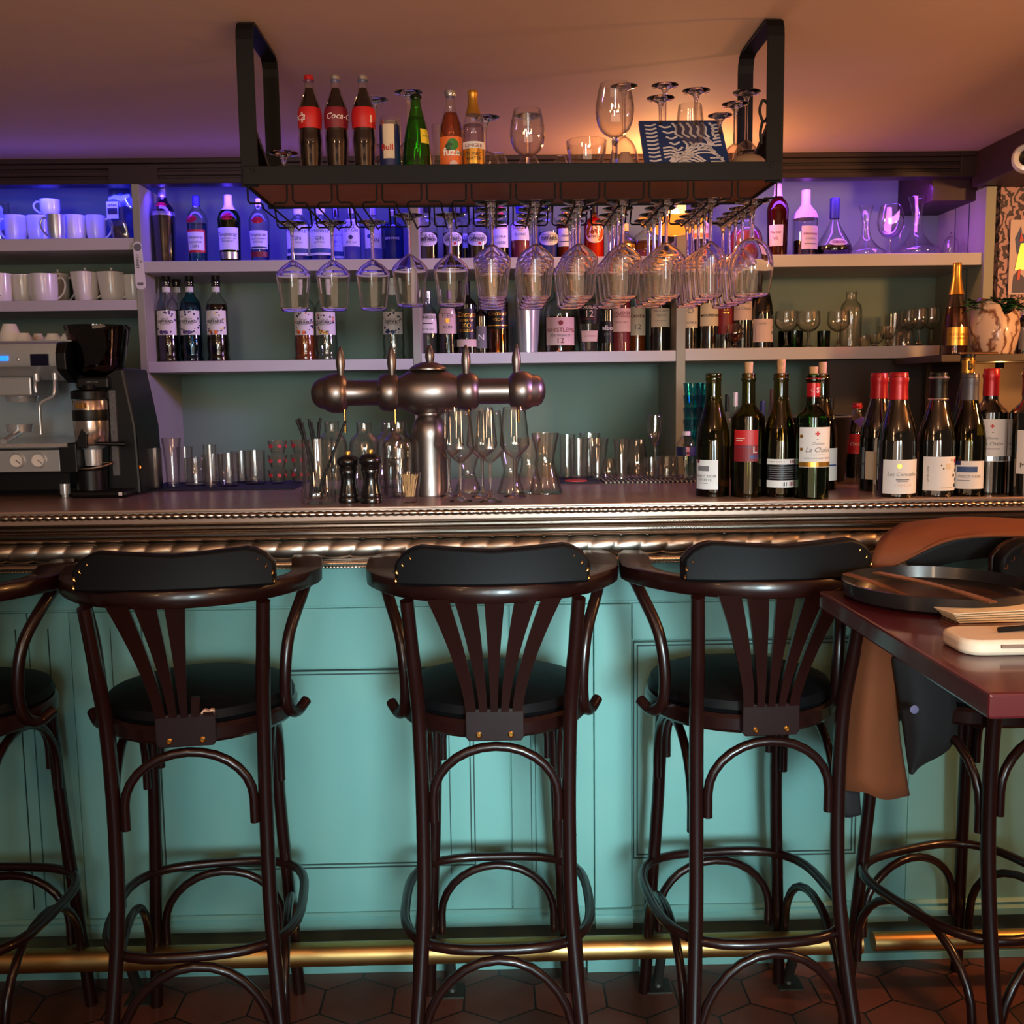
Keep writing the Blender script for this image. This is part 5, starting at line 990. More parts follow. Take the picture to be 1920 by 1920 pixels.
# head with curved lower lip
hp = [(EY+.36, zt_), (EY+.01, zt_), (EY, zt_-.006), (EY-.006, zh+.012), (EY-.004, zh+.004), (EY+.012, zh-.006), (EY+.05, zm+.004), (EY+.36, zm+.004)]
B().prism(hp, lambda y, z: Vector((x0, y, z)), lambda y, z: Vector((x1, y, z))).obj('head', steel, em, ang=30)
B().prism([(EY+.37, zt_-.008), (EY-.002, zt_-.004), (EY-.014, zt_-.03), (EY-.012, zh-.006), (EY+.05, zm-.004), (EY+.37, zm-.004)], lambda y, z: Vector((x1, y, z)), lambda y, z: Vector((xe, y, z))).obj('side_cap', blackpl, em, smooth=False, bevel=.003)
B().box(x0, xe+.004, EY+.02, EY+.36, zt_, zt_+.003).obj('cup_tray', steelsh, em, smooth=False)
B().box(x0, ex(147, EY+.3), EY+.30, EY+.33, zb2-.02, zm).obj('splash_back', M('splash_steel', (188, 204, 212), .3, .35, .08, 12), em, smooth=False)
B().box(ex(137), ex(156), EY+.25, EY+.34, CT+.03, zm+.01).obj('rear_column', blackpl, em, smooth=False, bevel=.003)
B().prism([(EY+.33, zb2+.002), (EY-.03, zb2-.004), (EY-.036, zb2-.012), (EY-.02, zb2-.018), (EY+.33, zb2-.018)], lambda y, z: Vector((x0, y, z)), lambda y, z: Vector((ex(134), y, z))).obj('drip_tray', steelsh, em, ang=30)
B().box(x0, x1, EY-.022, EY+.32, zf+.002, zb2-.02).obj('lower_panel', steel, em, smooth=False, bevel=.002)
B().box(x1, ex(150), EY-.028, EY+.33, zf-.001, zb2-.004).obj('lower_side_cap', blackpl, em, smooth=False, bevel=.003)
B().box(x0, ex(120), EY+.02, EY+.3, CT+.02, zf+.003).obj('under_body', blackpl, em, smooth=False)
for px in (37, 77):
    M_ = Matrix.Translation((ex(px), EY-.022, Cz(862))) @ Matrix.Rotation(R(90), 4, 'X')
    g_ = B().lathe([(0, 0), (.019, 0), (.0195, .003), (.0175, .007), (.0155, .007), (.0155, .004), (0, .004)], 30, M_).obj('pressure_gauge', steelsh, em)
    B().lathe([(0, .0045), (.015, .0045), (.015, .0042)], 24, M_).obj('dial', whitel, g_)
    B().box(-.0008, .0008, -.012, .002, 0, .0006, M_ @ Matrix.Translation((0, 0, .0048)) @ Matrix.Rotation(R(50), 4, 'Z')).obj('needle', ink, g_, smooth=False)
B().box(ex(-30), ex(27), EY-.0085, EY-.005, Cz(676), Cz(667)).obj('display', M('blue_display', (30, 120, 235), .3, emit=2.2), em, smooth=False)
B().box(ex(69), ex(103), EY-.009, EY-.004, Cz(686), Cz(664)).obj('button_window', M('dark_screen', (16, 14, 40), .15), em, smooth=False, bevel=.001)
B().lathe([(0, 0), (.005, 0), (.004, .003), (.002, .004), (0, .004)], 14, Matrix.Translation((ex(46), EY-.005, Cz(673))) @ Matrix.Rotation(R(90), 4, 'X')).obj('knob', steelsh, em)
for px in (110, ): B().lathe([(0, 0), (.009, 0), (.009, .006), (.0125, .007), (.0125, .034), (0, .034)], 20, Matrix.Translation((ex(px), EY+.02, CT))).obj('foot', steelsh, em)
# group head, steam wands, portafilter
gx = ex(12); B().lathe([(0, 0), (.036, 0), (.04, .012), (.04, .03), (.034, .036), (.03, .05), (0, .05)], 32, Matrix.Translation((gx, EY+.1, Cz(700)-.07))).obj('group_head', steelsh, em)
B().box(ex(-40), ex(55), EY+.03, EY+.2, Cz(742), Cz(706)).obj('group_cover', steel, em, smooth=False, bevel=.004)
B().tube([(ex(8), EY+.08, Cz(812)), (ex(20), EY-.04, Cz(826))], [.009, .007], 12).lathe([(0, 0), (.03, 0), (.033, .02), (0, .02)], 24, Matrix.Translation((gx-.01, EY+.1, Cz(812)))).obj('portafilter', steelsh, em)
for a, q in (((101, 703), [(101, 735), (97, 744), (84, 750), (73, 758), (71, 775), (71, 815)]), ((66, 706), [(66, 722), (67, 736)])):
    P = [(ex(a[0]), EY+.03, Cz(a[1]))]+[(ex(p[0]), EY+.02, Cz(p[1])) for p in q]
    B().tube(cat(P, 4), .0042, 10).obj('steam_wand', steelsh, em)
    B().tube([Vector(P[0])+Vector((0, 0, .008)), Vector(P[0])-Vector((0, 0, .012))], .0085, 14).obj('wand_joint', steel, em)
for px, yt, w_, lb, gg in ((20, 608, 40, 'cream cup lying upside down on the espresso machine, largest', orange), (45, 625, 34, 'small cup upside down beside the largest one on the machine', None), (72, 626, 26, 'small cup upside down, third on the espresso machine', None), (100, 626, 34, 'small cup upside down, fourth on the espresso machine', None), (128, 626, 30, 'small cup upside down against the grinder hopper', None)):
    mug(px, yt, w_, EY+.09+(.08 if px == 72 else 0), zt_+.003, lb, 0, white, flip=True, name='espresso_cup', cate='cup', taper=.62, group='cups on the espresso machine')
# ================================================================ GRINDER
GY = 2.66; g = thing('coffee_grinder', 'black coffee grinder with smoky hopper and copper lit doser', 'coffee grinder', (XA(190, GY, CT), GY, CT)); gk = DEP(g.location)/F_PX
gz = lambda y: PY(190, y, GY).z-CT; gx_ = lambda px: (px-190)*gk
smoky = G('smoky_hopper', (.2, .12, .08), .35, .5, .07)
hp = Matrix.Translation((gx_(190), .04, 0))
B().lathe([(.02, gz(712)), (.034, gz(708)), (41*gk, gz(696)), (45*gk, gz(685)), (50*gk, gz(655)), (57*gk, gz(620)), (59*gk, gz(612)), (59*gk, gz(609)), (0, gz(608))], 40, hp).obj('hopper', smoky, g)
B().lathe([(0, gz(704)), (.02, gz(708)), (38*gk, gz(694)), (44*gk, gz(672)), (0, gz(664))], 30, hp).obj('coffee_beans', M('coffee_beans', (30, 16, 10), .5, 0, .5, 120, bump=.8), g)
B().box(gx_(158), gx_(218), -.01, .07, gz(730), gz(706)).obj('collar', blackpl, g, smooth=False, bevel=.006)
bl = B(); put_text(bl, 'SANTOS', .03, gx_(188), gz(716), lambda u, v: Vector((u, -.0108, v)), bold=.02); bl.obj('lettering', inkg, g, smooth=False)
B().prism([(gx_(196), 0), (gx_(262), 0), (gx_(258), gz(800)), (gx_(240), gz(690)), (gx_(205), gz(690)), (gx_(205), gz(840))], lambda x, z: Vector((x, .01, z)), lambda x, z: Vector((x, .2, z))).obj('motor_body', blackpl, g, smooth=False, bevel=.006)
B().box(gx_(214), gx_(226), .002, .012, gz(892), gz(732)).obj('grille_strip', M('perforated_strip', (92, 90, 92), .5, .3, .7, 220), g, smooth=False)
ds = Matrix.Translation((gx_(182), -.01, 0)); rd_ = 31*gk
B().lathe([(rd_*.9, gz(832)), (rd_*.95, gz(830)), (rd_, gz(800)), (rd_, gz(752)), (rd_*.97, gz(750))], 34, ds).obj('doser', M('copper_lit_doser', (190, 178, 170), .2, .9, .08), g)
B().lathe([(0, gz(748)), (rd_*1.06, gz(748)), (rd_*1.06, gz(734)), (rd_*.9, gz(731)), (rd_*.4, gz(730)), (rd_*.35, gz(722)), (0, gz(722))], 30, ds).obj('doser_lid', blackpl, g)
B().lathe([(rd_*1.02, gz(788)), (rd_*1.03, gz(786)), (rd_*1.03, gz(770)), (rd_*1.02, gz(768))], 34, ds).obj('dark_band', blackpl, g)
bl = B(); [bl.box(gx_(px), gx_(px+5), -rd_-.0125, -rd_-.009, gz(764), gz(755)) for px in (168, 175, 182)]; put_label_items = None
bl.obj('data_plate', brass, g, smooth=False)
B().prism([(gx_(162), gz(836)), (gx_(176), gz(802)), (gx_(186), gz(812)), (gx_(184), gz(838))], lambda x, z: Vector((x, -rd_-.014, z)), lambda x, z: Vector((x, -rd_-.0, z))).obj('lever', blackpl, g, smooth=False, bevel=.002)
B().tube([(gx_(200), -rd_-.01, gz(830)), (gx_(250), -rd_+.0, gz(832))], [.005, .006], 12).obj('dosing_handle', blackpl, g)
B().lathe([(0, gz(872)), (.02, gz(872)), (.022, gz(842)), (rd_*.9, gz(834)), (0, gz(834))], 28, ds).obj('chute', steelsh, g)
B().tube(cat([(gx_(155), -.03, gz(872)), (gx_(170), -.05, gz(876)), (gx_(200), -.05, gz(874)), (gx_(218), -.02, gz(868)), (gx_(205), .0, gz(868)), (gx_(170), -.0, gz(870))], 5, True), .003, 8, closed=True).obj('fork', bronze, g)
B().box(gx_(150), gx_(255), -.065, .18, .0, .018).obj('base', blackpl, g, smooth=False, bevel=.008)
B().lathe([(0, .018), (.036, .018), (.036, gz(880)), (.033, gz(878)), (0, gz(878))], 30, Matrix.Translation((gx_(180), -.02, 0))).obj('grounds_tray', blackpl, g)
B().lathe([(0, 0), (.005, 0), (.005, .003), (0, .003)], 14, Matrix.Translation((gx_(258), .02, gz(878))) @ Matrix.Rotation(R(90), 4, 'X')).obj('power_light', M('orange_indicator', (255, 90, 20), .4, emit=9), g)
B().box(gx_(240), gx_(246), -.068, -.064, .006, .014).obj('label', whitel, g, smooth=False)
# ================================================================ ON TOP OF THE RACK
zr = rzt-.008+.0005; YR = 2.2
def rb_(kind, name, label, cate, px, yt, w_, mat, Y=YR-.05, **k): return bottle(kind, name, label, cate, px, yt, w_, Y, zr, mat, **k)
coke_l = lambda u, mt_=redl, tx_='Coca-Cola', wd_=1.3: [('t', tx_, wd_, u, .1, inkw, dict(ital=.35, bold=.01))]
for i, (px, cp_, u, nm) in enumerate(((585, red, -.95, 'left of three cola bottles, label turned left with red cap'), (634, darkg, .72, 'middle of three cola bottles, script label turned right'), (685, darkg, 0, 'right of three cola bottles, plain red label side forward'))):
    its = [('t', 'Coca', .6, -.75, .1, inkw, it_), ('b', -.42, -.3, -.5, .5, pinkl)] if i == 0 else ([('t', 'Coca-Cola', .95, .5, .1, inkw, it_)] if i == 1 else [('b', .42, .54, -.5, .2, pinkl)])
    rb_('coke', 'cola_bottle', nm, 'cola bottle', px, 143, 45, clear, cap=cp_ if i == 0 else silver, cap0=.955, capr=1.1, group='cola bottles on the rack', liquid=(cola, .88), labels=[(.47, .675, 86, redl if i != 1 else M('maroon_label', (120, 20, 40), .5), its)])
can, p, r, h = bottle('straight', 'drink_can', 'blue and silver energy drink can right of the cola bottles', 'can', 733, 229, 38, YR-.05, zr, clear)
for c_ in list(can.children): bpy.data.objects.remove(c_)
B().lathe([(0, 0), (r*.8, 0), (r, .006), (r, h-.008), (r*.86, h-.002), (r*.86, h), (r*.8, h-.002), (0, h-.002)], 32).obj('body', silver, can, ang=50)
P_ = [(r, 0), (r, h)]
put_label(can, P_, .006, h*.3, 178, navy); put_label(can, P_, h*.3, h-.008, 34, cream, [('t', 'Bull', .95, -.2, -.35, red, bd), ], cen=-5); put_label(can, P_, h*.3, h-.008, 28, navy, cen=-62, name='label'); put_label(can, P_, h*.3, h-.008, 26, navy, cen=58)
rb_('perrier', 'mineral_water_bottle', 'green mineral water bottle with yellow label in the rack middle', 'bottle', 783, 178, 54, G('bright_green_glass', (.22, .72, .12), .4, .5, .06), liquid=(G('green_water', (.45, .9, .3), .5, .3, .04), .72), cap=greeng, cap0=.955, labels=[(.38, .56, 26, yellow, [('t', 'perrier', .7, 0, 0, greenp, it_)], dict(cen=48))])
rb_('soft', 'iced_tea_bottle', 'peach iced tea bottle with orange label and leaf print', 'bottle', 847, 171, 44, clear, liquid=(G('peach_tea', (.75, .33, .13), .5, .4, .05), .74), cap=silver, cap0=.93, capr=1.15, labels=[(.06, .44, 66, orange, [('d', .15, .5, .42, greenp), ('d', -.1, .35, .3, M('dark_green_leaf', (20, 70, 26), .5)), ('t', 'fuze', .62, .05, .05, inkw, bd), ('t', 'tea', .3, .68, .0, greenp), ('d', .2, -.75, .3, pinkl)])])
rb_('soft', 'ginger_beer_bottle', 'small gold foiled ginger beer bottle with gold label', 'bottle', 889, 171, 42, clear, liquid=(G('pale_ginger', (.8, .75, .8), .5, .4, .05), .6), cap=gold, cap0=.72, capr=1.08, labels=[(.02, .38, 66, gold, [('b', -1, 1, .55, 1, whitel), ('t', 'GINGER', .7, 0, .74, dred), ('t', 'TONIC', .6, 0, .2, ink), ('t', 'WATER', .6, 0, -.1, ink), ('b', -.7, .7, -.55, -.45, ink)])])
rs_ = 'stemware on top of the rack'
def top_foot(px, yf, label, Y=YR+.04, h=None, rb=.03, shape='tulip', hbf=.5, rf=.029, rs=.0035):
    z = PY(px, yf, Y).z; hh = z-zr; return uptight(px, 0, Y, hh, rb, rf, hh*hbf, zr, label, shape, group=rs_, rs=rs)
top_foot(534, 287, 'low upside-down glass foot beside the left rack frame', h=1, rb=.02, hbf=.4, shape='coupe', Y=YR-.02)
top_foot(706, 187, 'upside-down wine glass behind the right cola bottle'); top_foot(770, 173, 'upside-down wine glass whose foot shows above the green bottle')
top_foot(912, 220, 'upside-down wine glass foot beside the gold foiled bottle', Y=YR+.03)
top_foot(1170, 162, 'upside-down wine glass behind the large upright wine glass', Y=YR+.06); top_foot(1238, 184, 'upside-down wine glass left behind the blue tile, lower foot'); top_foot(1246, 160, 'upside-down wine glass behind the blue tile, tallest foot', Y=YR+.1); top_foot(1304, 170, 'upside-down wine glass behind the tumbler and blue tile', hbf=.42)
top_foot(1349, 216, 'short upside-down wine glass right of the blue tile', Y=YR+.02, rb=.024, rf=.025); top_foot(1377, 195, 'upside-down wine glass in front of the rear right rack frame', rb=.027, rf=.028); top_foot(1398, 173, 'tallest upside-down wine glass near the right rack frame', Y=YR+.09, rb=.03, rf=.03)
def up_top(px, yt, w_, label, hbf, shape='balloon', Y=YR-.03, wf=None, **k):
    x = XA(px, Y, zr); d = DEP((x, Y, zr)); h = PY(px, yt, Y).z-zr
    return wineglass('wine_glass', label, 'wine glass', h, w_*.5*d/F_PX, (wf or w_*.85)*.5*d/F_PX, h*hbf, shape, loc=(x, Y, zr), group=rs_, **k)
up_top(990, 206, 66, 'upright balloon glass with an upturned foot seen through it', .3); up_top(1153, 158, 72, 'largest upright wine glass on the rack', .42, rs=.006)
top_foot(992, 217, 'upside-down glass seen through the upright balloon glass', Y=YR+.1, rb=.026)
g_ = glass('cup', 1100, 265, 76, YR-.03, zr, 'low wide glass bowl left of the largest wine glass', name='glass_bowl', cate='bowl', group=None)
glass('tumbler', 826, 235, 30, YR+.08, zr, 'tumbler behind the green and iced tea bottles', group=rs_); glass('tumbler', 735, 222, 40, YR+.08, zr, 'tumbler behind the energy drink can', group=rs_); glass('snifter', 1293, 198, 62, YR+.03, zr, 'stemless glass behind the blue tile', group=rs_)
glass('cup', 935, 288, 44, YR+.05, zr, 'low upturned glass right of the ginger beer bottle', group=rs_, flip=True); glass('cup', 1052, 293, 30, YR-.02, zr, 'small upturned glass left of the wide glass bowl', group=rs_, flip=True)
# blue patterned tile leaning back
tl = thing('patterned_tile', 'square tile with abstract blue and white maze pattern leaning on the rack', 'tile', (0, 0, 0)); a_, b2, c2, d2 = PY(1212, 312, YR-.06), PY(1372, 312, YR-.06), PY(1358, 251, YR+.02), PY(1193, 251, YR+.02)
a_.z = b2.z = zr; ux = (b2-a_); uy = ((d2-a_)+(c2-b2))/2; tw, thh = ux.length, uy.length; uxn = ux.normalized(); nrm = ux.cross(uy).normalized(); nrm = nrm if nrm.y < 0 else -nrm; uyn = nrm.cross(uxn); uyn = uyn if uyn.z > 0 else -uyn
tf = lambda u, v, o=0: a_+uxn*(u*tw)+uyn*(v*tw*.98)+nrm*o
c4 = [(0, 0), (1, 0), (1, 1), (0, 1)]
B().prism(c4, lambda u, v: tf(u, v, .0), lambda u, v: tf(u, v, -.008)).obj('slab', M('tile_blue', (30, 58, 108), .4), tl, smooth=False)
pb = B(); rnd = random.Random(11)
def stroke(pts, wd=.03):
    P = cat([(x, y, 0) for x, y in pts], 4) if len(pts) > 2 else [Vector((x, y, 0)) for x, y in pts]; n_ = len(P); V = []
    for i in range(n_):
        t_ = (P[min(i+1, n_-1)]-P[max(i-1, 0)]).normalized(); q = Vector((-t_.y, t_.x, 0))*wd*.5
        V += [tf(P[i].x+q.x, P[i].y+q.y, .0006), tf(P[i].x-q.x, P[i].y-q.y, .0006)]
    pb.add(V, [(i*2, i*2+1, i*2+3, i*2+2) for i in range(n_-1)])
for j in range(12): stroke([(.06, .08+j*.075), (.13, .07+j*.075), (.2, .1+j*.075)])
for j in range(7): stroke([(.24+j*.03, .9-j*.11), (.3+j*.03, .86-j*.11), (.38+j*.025, .88-j*.1)])
for j in range(4): stroke([(.42-j*.0, .1+j*.06), (.6, .34+j*.055), (.82-j*.03, .36+j*.06), (.94-j*.04, .2+j*.09)])
for j in range(4): stroke([(.3, .06+j*.05), (.42, .2+j*.06), (.6, .16+j*.06), (.72, .03+j*.06)])
for j in range(6): stroke([(.4+j*.09, .95), (.44+j*.09, .84), (.42+j*.09, .74), (.5+j*.08, .66)])
for j in range(7): stroke([(.86, .5+j*.065), (.95, .52+j*.065)])
for j in range(5): stroke([(.5+j*.07, .6-j*.02), (.54+j*.07, .52-j*.02), (.52+j*.07, .44-j*.0)])
for j in range(4): stroke([(.24, .28+j*.06), (.33, .3+j*.06), (.4, .26+j*.06)])
for j in range(3): stroke([(.68+j*.05, .72-j*.03), (.78+j*.03, .62-j*.03), (.8+j*.03, .5)])
for j in range(4): stroke([(.78, .06+j*.07), (.94, .06+j*.07)])
pb.obj('maze_pattern', whitel, tl, smooth=False)
# small decanter leaning behind, round milky glass at the right
t = thing('bud_vase', 'pale tapering vase leaning behind the largest wine glass', 'vase', (XA(1172, YR+.03, zr), YR+.03, zr)); B().lathe([(0, 0), (.036, 0), (.03, .02), (.012, .055), (.01, .06), (0, .06)], 24).obj('body', M('peach_ceramic', (200, 150, 120), .5), t)
t = wineglass('wine_glass', 'large milky balloon glass lying upside down at the right rack end', 'wine glass', .05, .036, .02, .006, 'balloon', loc=(XA(1402, YR-.02, zr), YR-.02, zr+.05), flip=True, bowlmat=M('milky_glass', (205, 170, 130), .25, 0, .05, trans=.5))
# ================================================================ RIGHT LEDGE, LAMP, POSTER
LY = 3.0
bottle('champagne', 'sparkling_wine_bottle', 'rose sparkling wine bottle with gold foil on the corner ledge', 'sparkling wine', 1789, 493, 46, LY, lz+.0005, pinkg, cap=gold, cap0=.66, capr=1.15, liquid=(G('rose_wine', (.93, .68, .55), .5, .4, .04), .52), labels=[(.1, .3, 60, gold, [('t', 'ROSE BRUT', .7, 0, .2, dred), ('t', 'crement', .5, 0, -.2, dred, it_)])])
t = thing('wooden_vase', 'pale marbled wood vase holding leafy greenery on the ledge', 'vase', (XA(1863, LY-.02, lz), LY-.02, lz+.0005)); k = DEP(t.location)/F_PX
b = B().lathe([(0, 0), (34*k, 0), (38*k, .012), (41*k, .045), (42*k, .07), (38*k, .1), (32*k, .118), (29*k, .117), (0, .1)], 28)
b.V = [(x*(1+.08*math.sin(2*math.atan2(y, x)+z*30)), y*(1+.05*math.sin(3*math.atan2(y, x))), z+((.03*abs(x/.05-.1)-.012+(.02 if x < -.01 else 0)) if z > .09 else 0)) for x, y, z in b.V]
vm_ = M('marbled_wood', (205, 170, 140), .35, 0, .8, 16, coat=.4); nt = vm_.node_tree; wv = nt.nodes.new('ShaderNodeTexWave'); wv.inputs['Scale'].default_value = 9; wv.inputs['Distortion'].default_value = 11; wv.inputs['Detail'].default_value = 4; wv.inputs['Detail Scale'].default_value = 1.6
tcn = nt.nodes.new('ShaderNodeTexCoord'); nt.links.new(tcn.outputs['Object'], wv.inputs['Vector']); rp = nt.nodes.new('ShaderNodeValToRGB'); rp.color_ramp.elements[0].color = C(112, 66, 40); rp.color_ramp.elements[1].color = C(222, 192, 166); rp.color_ramp.elements[1].position = .45
nt.links.new(wv.outputs['Fac'], rp.inputs[0]); nt.links.new(rp.outputs[0], nt.nodes['Principled BSDF'].inputs['Base Color']); b.obj('body', vm_, t)
pf = B(); rnd = random.Random(5)
pt = thing('leafy_plant', 'dark green leafy sprigs spilling out of the wooden vase', 'plant', (t.location.x, t.location.y+.0, lz+.1))
for s in range(34):
    a = rnd.uniform(0, 6.28); L_ = rnd.uniform(.05, .1); e = Vector((math.cos(a)*L_, math.sin(a)*L_*.5, rnd.uniform(.02, .055))); P = cat([(0, 0, 0), tuple(e*.5+Vector((0, 0, .02))), tuple(e)], 4)
    B().tube(P, .001, 5).obj('stem', greenp, pt)
    for j in range(1, len(P)):
        for sd in (-1, 1):
            q = P[j]; d_ = Vector((math.cos(a+sd*1.2), math.sin(a+sd*1.2), rnd.uniform(-.3, .6))).normalized()*.019; n_ = Vector((0, 0, 1)).cross(d_).normalized()*.0085
            pf.add([q, q+d_*.5+n_, q+d_, q+d_*.5-n_], [(0, 1, 2, 3)])
pf.obj('leaves', M('plant_leaf', (38, 62, 34), .5, 0, .3), pt, smooth=False)
bottle('straight', 'spirit_bottle', 'dark bottle with patterned grey label at the far right of the ledge', 'bottle', 1918, 575, 30, LY+.02, lz+.0005, darkg, cap=pinkl, cap0=.82, labels=[(.1, .7, 60, inkg, [('t', 'GIN', .5, 0, .4, inkw), ('d', 0, -.2, .4, ink)])])
o = B().box(-.055, .055, -.03, .03, 0, .006).obj('coaster_tray', M('glossy_tray', (120, 92, 70), .15, .6), None, smooth=False, bevel=.002, loc=(XA(1828, LY-.05, lz), LY-.045, lz+.0005)); tag(o, 'thin glossy tray between the sparkling wine and the vase', 'tray')
# wall lamp on the right upright
WL = Vector((XA(1262, 3.15, 1.9), 3.15, PY(1262, 402, 3.15).z))
t = thing('wall_lamp', 'glowing wall lamp with scalloped amber shade behind the hanging glasses', 'wall lamp', WL)
B().box(-.012, .012, .05, .128, -.07, -.045).obj('bracket', metalb, t, smooth=False)
B().lathe([(0, -.018), (.014, -.014), (.02, 0), (.015, .014), (0, .018)], 20).obj('bulb', M('warm_bulb', (255, 205, 120), .4, emit=22, ecol=(255, 190, 100)), t)
V = []; F = []; n_ = 48
for i in range(n_):
    a = 2*math.pi*i/n_; q = 1+.13*math.cos(6*a)
    for j, (r_, z_) in enumerate(((.012, -.062), (.05, -.055), (.082*q, -.03), (.094*q, -.012))): V.append(Vector((r_*math.cos(a), r_*math.sin(a), z_)))
for i in range(n_):
    for j in range(3): F.append((i*4+j, ((i+1) % n_)*4+j, ((i+1) % n_)*4+j+1, i*4+j+1))
ash = M('amber_shade', (255, 150, 50), .35, 0, .15, 20, emit=1.3, ecol=(255, 140, 40)); B().add(V, F).obj('shade', ash, t)
point('wall_lamp_light', WL+Vector((0, -.01, .03)), (1, .52, .2), 9, .025)
# spotlight under the ledge
SX = XA(1868, 3.12, 1.5); t = thing('ledge_spotlight', 'tiny warm spotlight under the corner ledge', 'spotlight', (SX, 3.1, lz-.02)); B().lathe([(0, 0), (.012, 0), (.012, -.018), (0, -.018)], 16).obj('housing', metalb, t)
point('ledge_light', (SX, 3.1, lz-.055), (1, .5, .15), .9, .01)
# spot fixture top right and poster
CYY = 3.22; c_ = PY(1926, 297, 2.9); t = thing('ceiling_spotlight', 'round white spotlight with dark centre on the maroon beam', 'spotlight', c_)
M_ = Matrix.Rotation(R(90), 4, 'X') @ Matrix.Rotation(R(-22), 4, 'Y') @ Matrix.Scale(1.45, 4); B().lathe([(0, -.03), (.02, -.028), (.026, -.012), (.0275, .004), (.024, .012), (.0165, .013), (.0145, .008)], 32, M_).obj('housing', white, t); B().lathe([(0, .003), (.0148, .009), (.0148, .002)], 24, M_).obj('lens', blackpl, t)
B().box(-.01, .028, .0, .012, -.006, .006).obj('arm', white, t, smooth=False)
PYY = 3.296; q0, q1 = PY(1889, 552, PYY), PY(1960, 412, PYY)
t = thing('poster', 'framed colourful poster with blue and gold abstract shapes on the wallpaper', 'poster', (q0.x, PYY, q0.z)); W_, H_ = q1.x-q0.x, q1.z-q0.z
B().box(0, W_, -.003, 0, 0, H_).obj('sheet', pinkl, t, smooth=False)
def blob(pts, mt_, nm, y=-.004): B().prism([(x*W_, z*H_) for x, z in pts], lambda x, z: Vector((x, y, z)), lambda x, z: Vector((x, y+.0008, z))).obj(nm, mt_, t, smooth=False)
blob([(.2, .55), (.14, .75), (.3, .92), (.34, .8), (.6, .88), (.9, .8), (.95, .5), (.5, .5)], blueink, 'blue_shape'); blob([(.1, .02), (.13, .25), (.25, .32), (.5, .2), (.9, .3), (.95, .02)], navy, 'navy_shape')
blob([(.16, .33), (.3, .68), (.9, .72), (.95, .34)], gold, 'gold_cone', -.0055); blob([(.22, .2), (.26, .34), (.34, .34), (.3, .18)], redl, 'red_shape', -.0058); blob([(.26, .7), (.3, .84), (.38, .72)], redl, 'red_shape', -.0058)
# ================================================================ TABLE AND JACKET
TZ = 1.08; tb_ = thing('high_table', 'high table with thick burgundy top at the lower right', 'table', (.597, 1.21, 0))
B().box(0, .8, 0, .655, TZ-.033, TZ).obj('tabletop', tabw, tb_, smooth=False, bevel=.004)
B().lathe([(0, 0), (.25, 0), (.25, .012), (.05, .03), (.035, .05), (.035, TZ-.06), (.12, TZ-.034), (0, TZ-.034)], 32, Matrix.Translation((.55, .33, 0))).obj('pedestal', metalb, tb_)
pc = PZ(1757, 1122, TZ); pc.z = TZ+.0005; pk = DEP(pc)/F_PX
t = thing('serving_dish', 'round black serving dish with dark food remains on the table', 'dish', pc); rp_ = 172*pk
B().lathe([(0, 0), (rp_*.9, 0), (rp_*.98, .006), (rp_, .03), (rp_-.004, .031), (rp_*.95, .01), (rp_*.86, .006), (0, .006)], 56).obj('dish_body', M('black_stoneware', (26, 23, 22), .3, 0, .2, 30, coat=.3), t, ang=50)
B().lathe([(0, .0062), (rp_*.6, .0065), (rp_*.7, .0062)], 40).obj('food_remains', M('brown_sauce_remains', (48, 28, 16), .25, 0, .6, 60, bump=.5), t)
cut = M('copper_cutlery', (196, 132, 88), .32, .85, .08)
def utensil(name, label, p0, p1, wd, head, z0, z1):
    a, b_ = PZ(*p0, z0), PZ(*p1, z1); b = B(); P = [a.lerp(b_, i/12) for i in range(13)]; sd = (b_-a).cross(Vector((0, 0, 1))).normalized(); V = []
    for i, p in enumerate(P):
        u = i/12; w_ = wd*(1 if u < .5 else (1-.45*(u-.5)/.2 if u < .7 else (.55+head*(u-.7)/.3 if head > 0 else .9))); zz = .004*math.sin(math.pi*u)
        for s, h_ in ((-1, 0), (1, 0), (1, .0028), (-1, .0028)): V.append(p+sd*(s*w_*.5)+Vector((0, 0, h_+zz)))
    F = [(i*4+j, i*4+(j+1) % 4, i*4+4+(j+1) % 4, i*4+4+j) for i in range(12) for j in range(4)]+[(0, 1, 2, 3), (51, 50, 49, 48)]
    o = b.add(V, F).obj(name, cut, None, ang=30); return tag(o, label, name.replace('_', ' '))
utensil('fork', 'copper fork lying in the black dish, handle over its left rim', (1585, 1077), (1722, 1130), .014, .9, TZ+.035, TZ+.009)
utensil('knife', 'copper knife across the black dish, behind the fork', (1643, 1075), (1862, 1131), .018, -.1, TZ+.036, TZ+.034)
nk = PZ(1880, 1160, TZ); napm = M('cream_napkin', (226, 206, 170), .8, 0, .04, 30)
for i in range(5):
    o = B().box(0, .2, -.03, .03, 0, .0022).obj('napkin', napm, None, smooth=False, bevel=.0008, loc=(PZ(1786-i*4+8, 1168, TZ).x, nk.y, TZ+.0006+i*.0034), rz=R(2+i*1.6)); tag(o, 'folded cream napkin, %s of the napkin pile' % ['bottom', 'second from bottom', 'middle', 'second from top', 'top'][i], 'napkin', 'napkins on the table')
cx0 = PZ(1806, 1232, TZ); t = thing('phone_case', 'cream rounded plastic case cut by the right edge of the photo', 'case', (cx0.x, cx0.y+.045, TZ+.0006))
pts = []
for cxx, cyy, a0 in ((.03, -.02, 180), (.17, -.02, 270), (.17, .02, 0), (.03, .02, 90)):
    for i in range(7): a = R(a0+15*i); pts.append((cxx+.028*math.cos(a), cyy+.028*math.sin(a)))
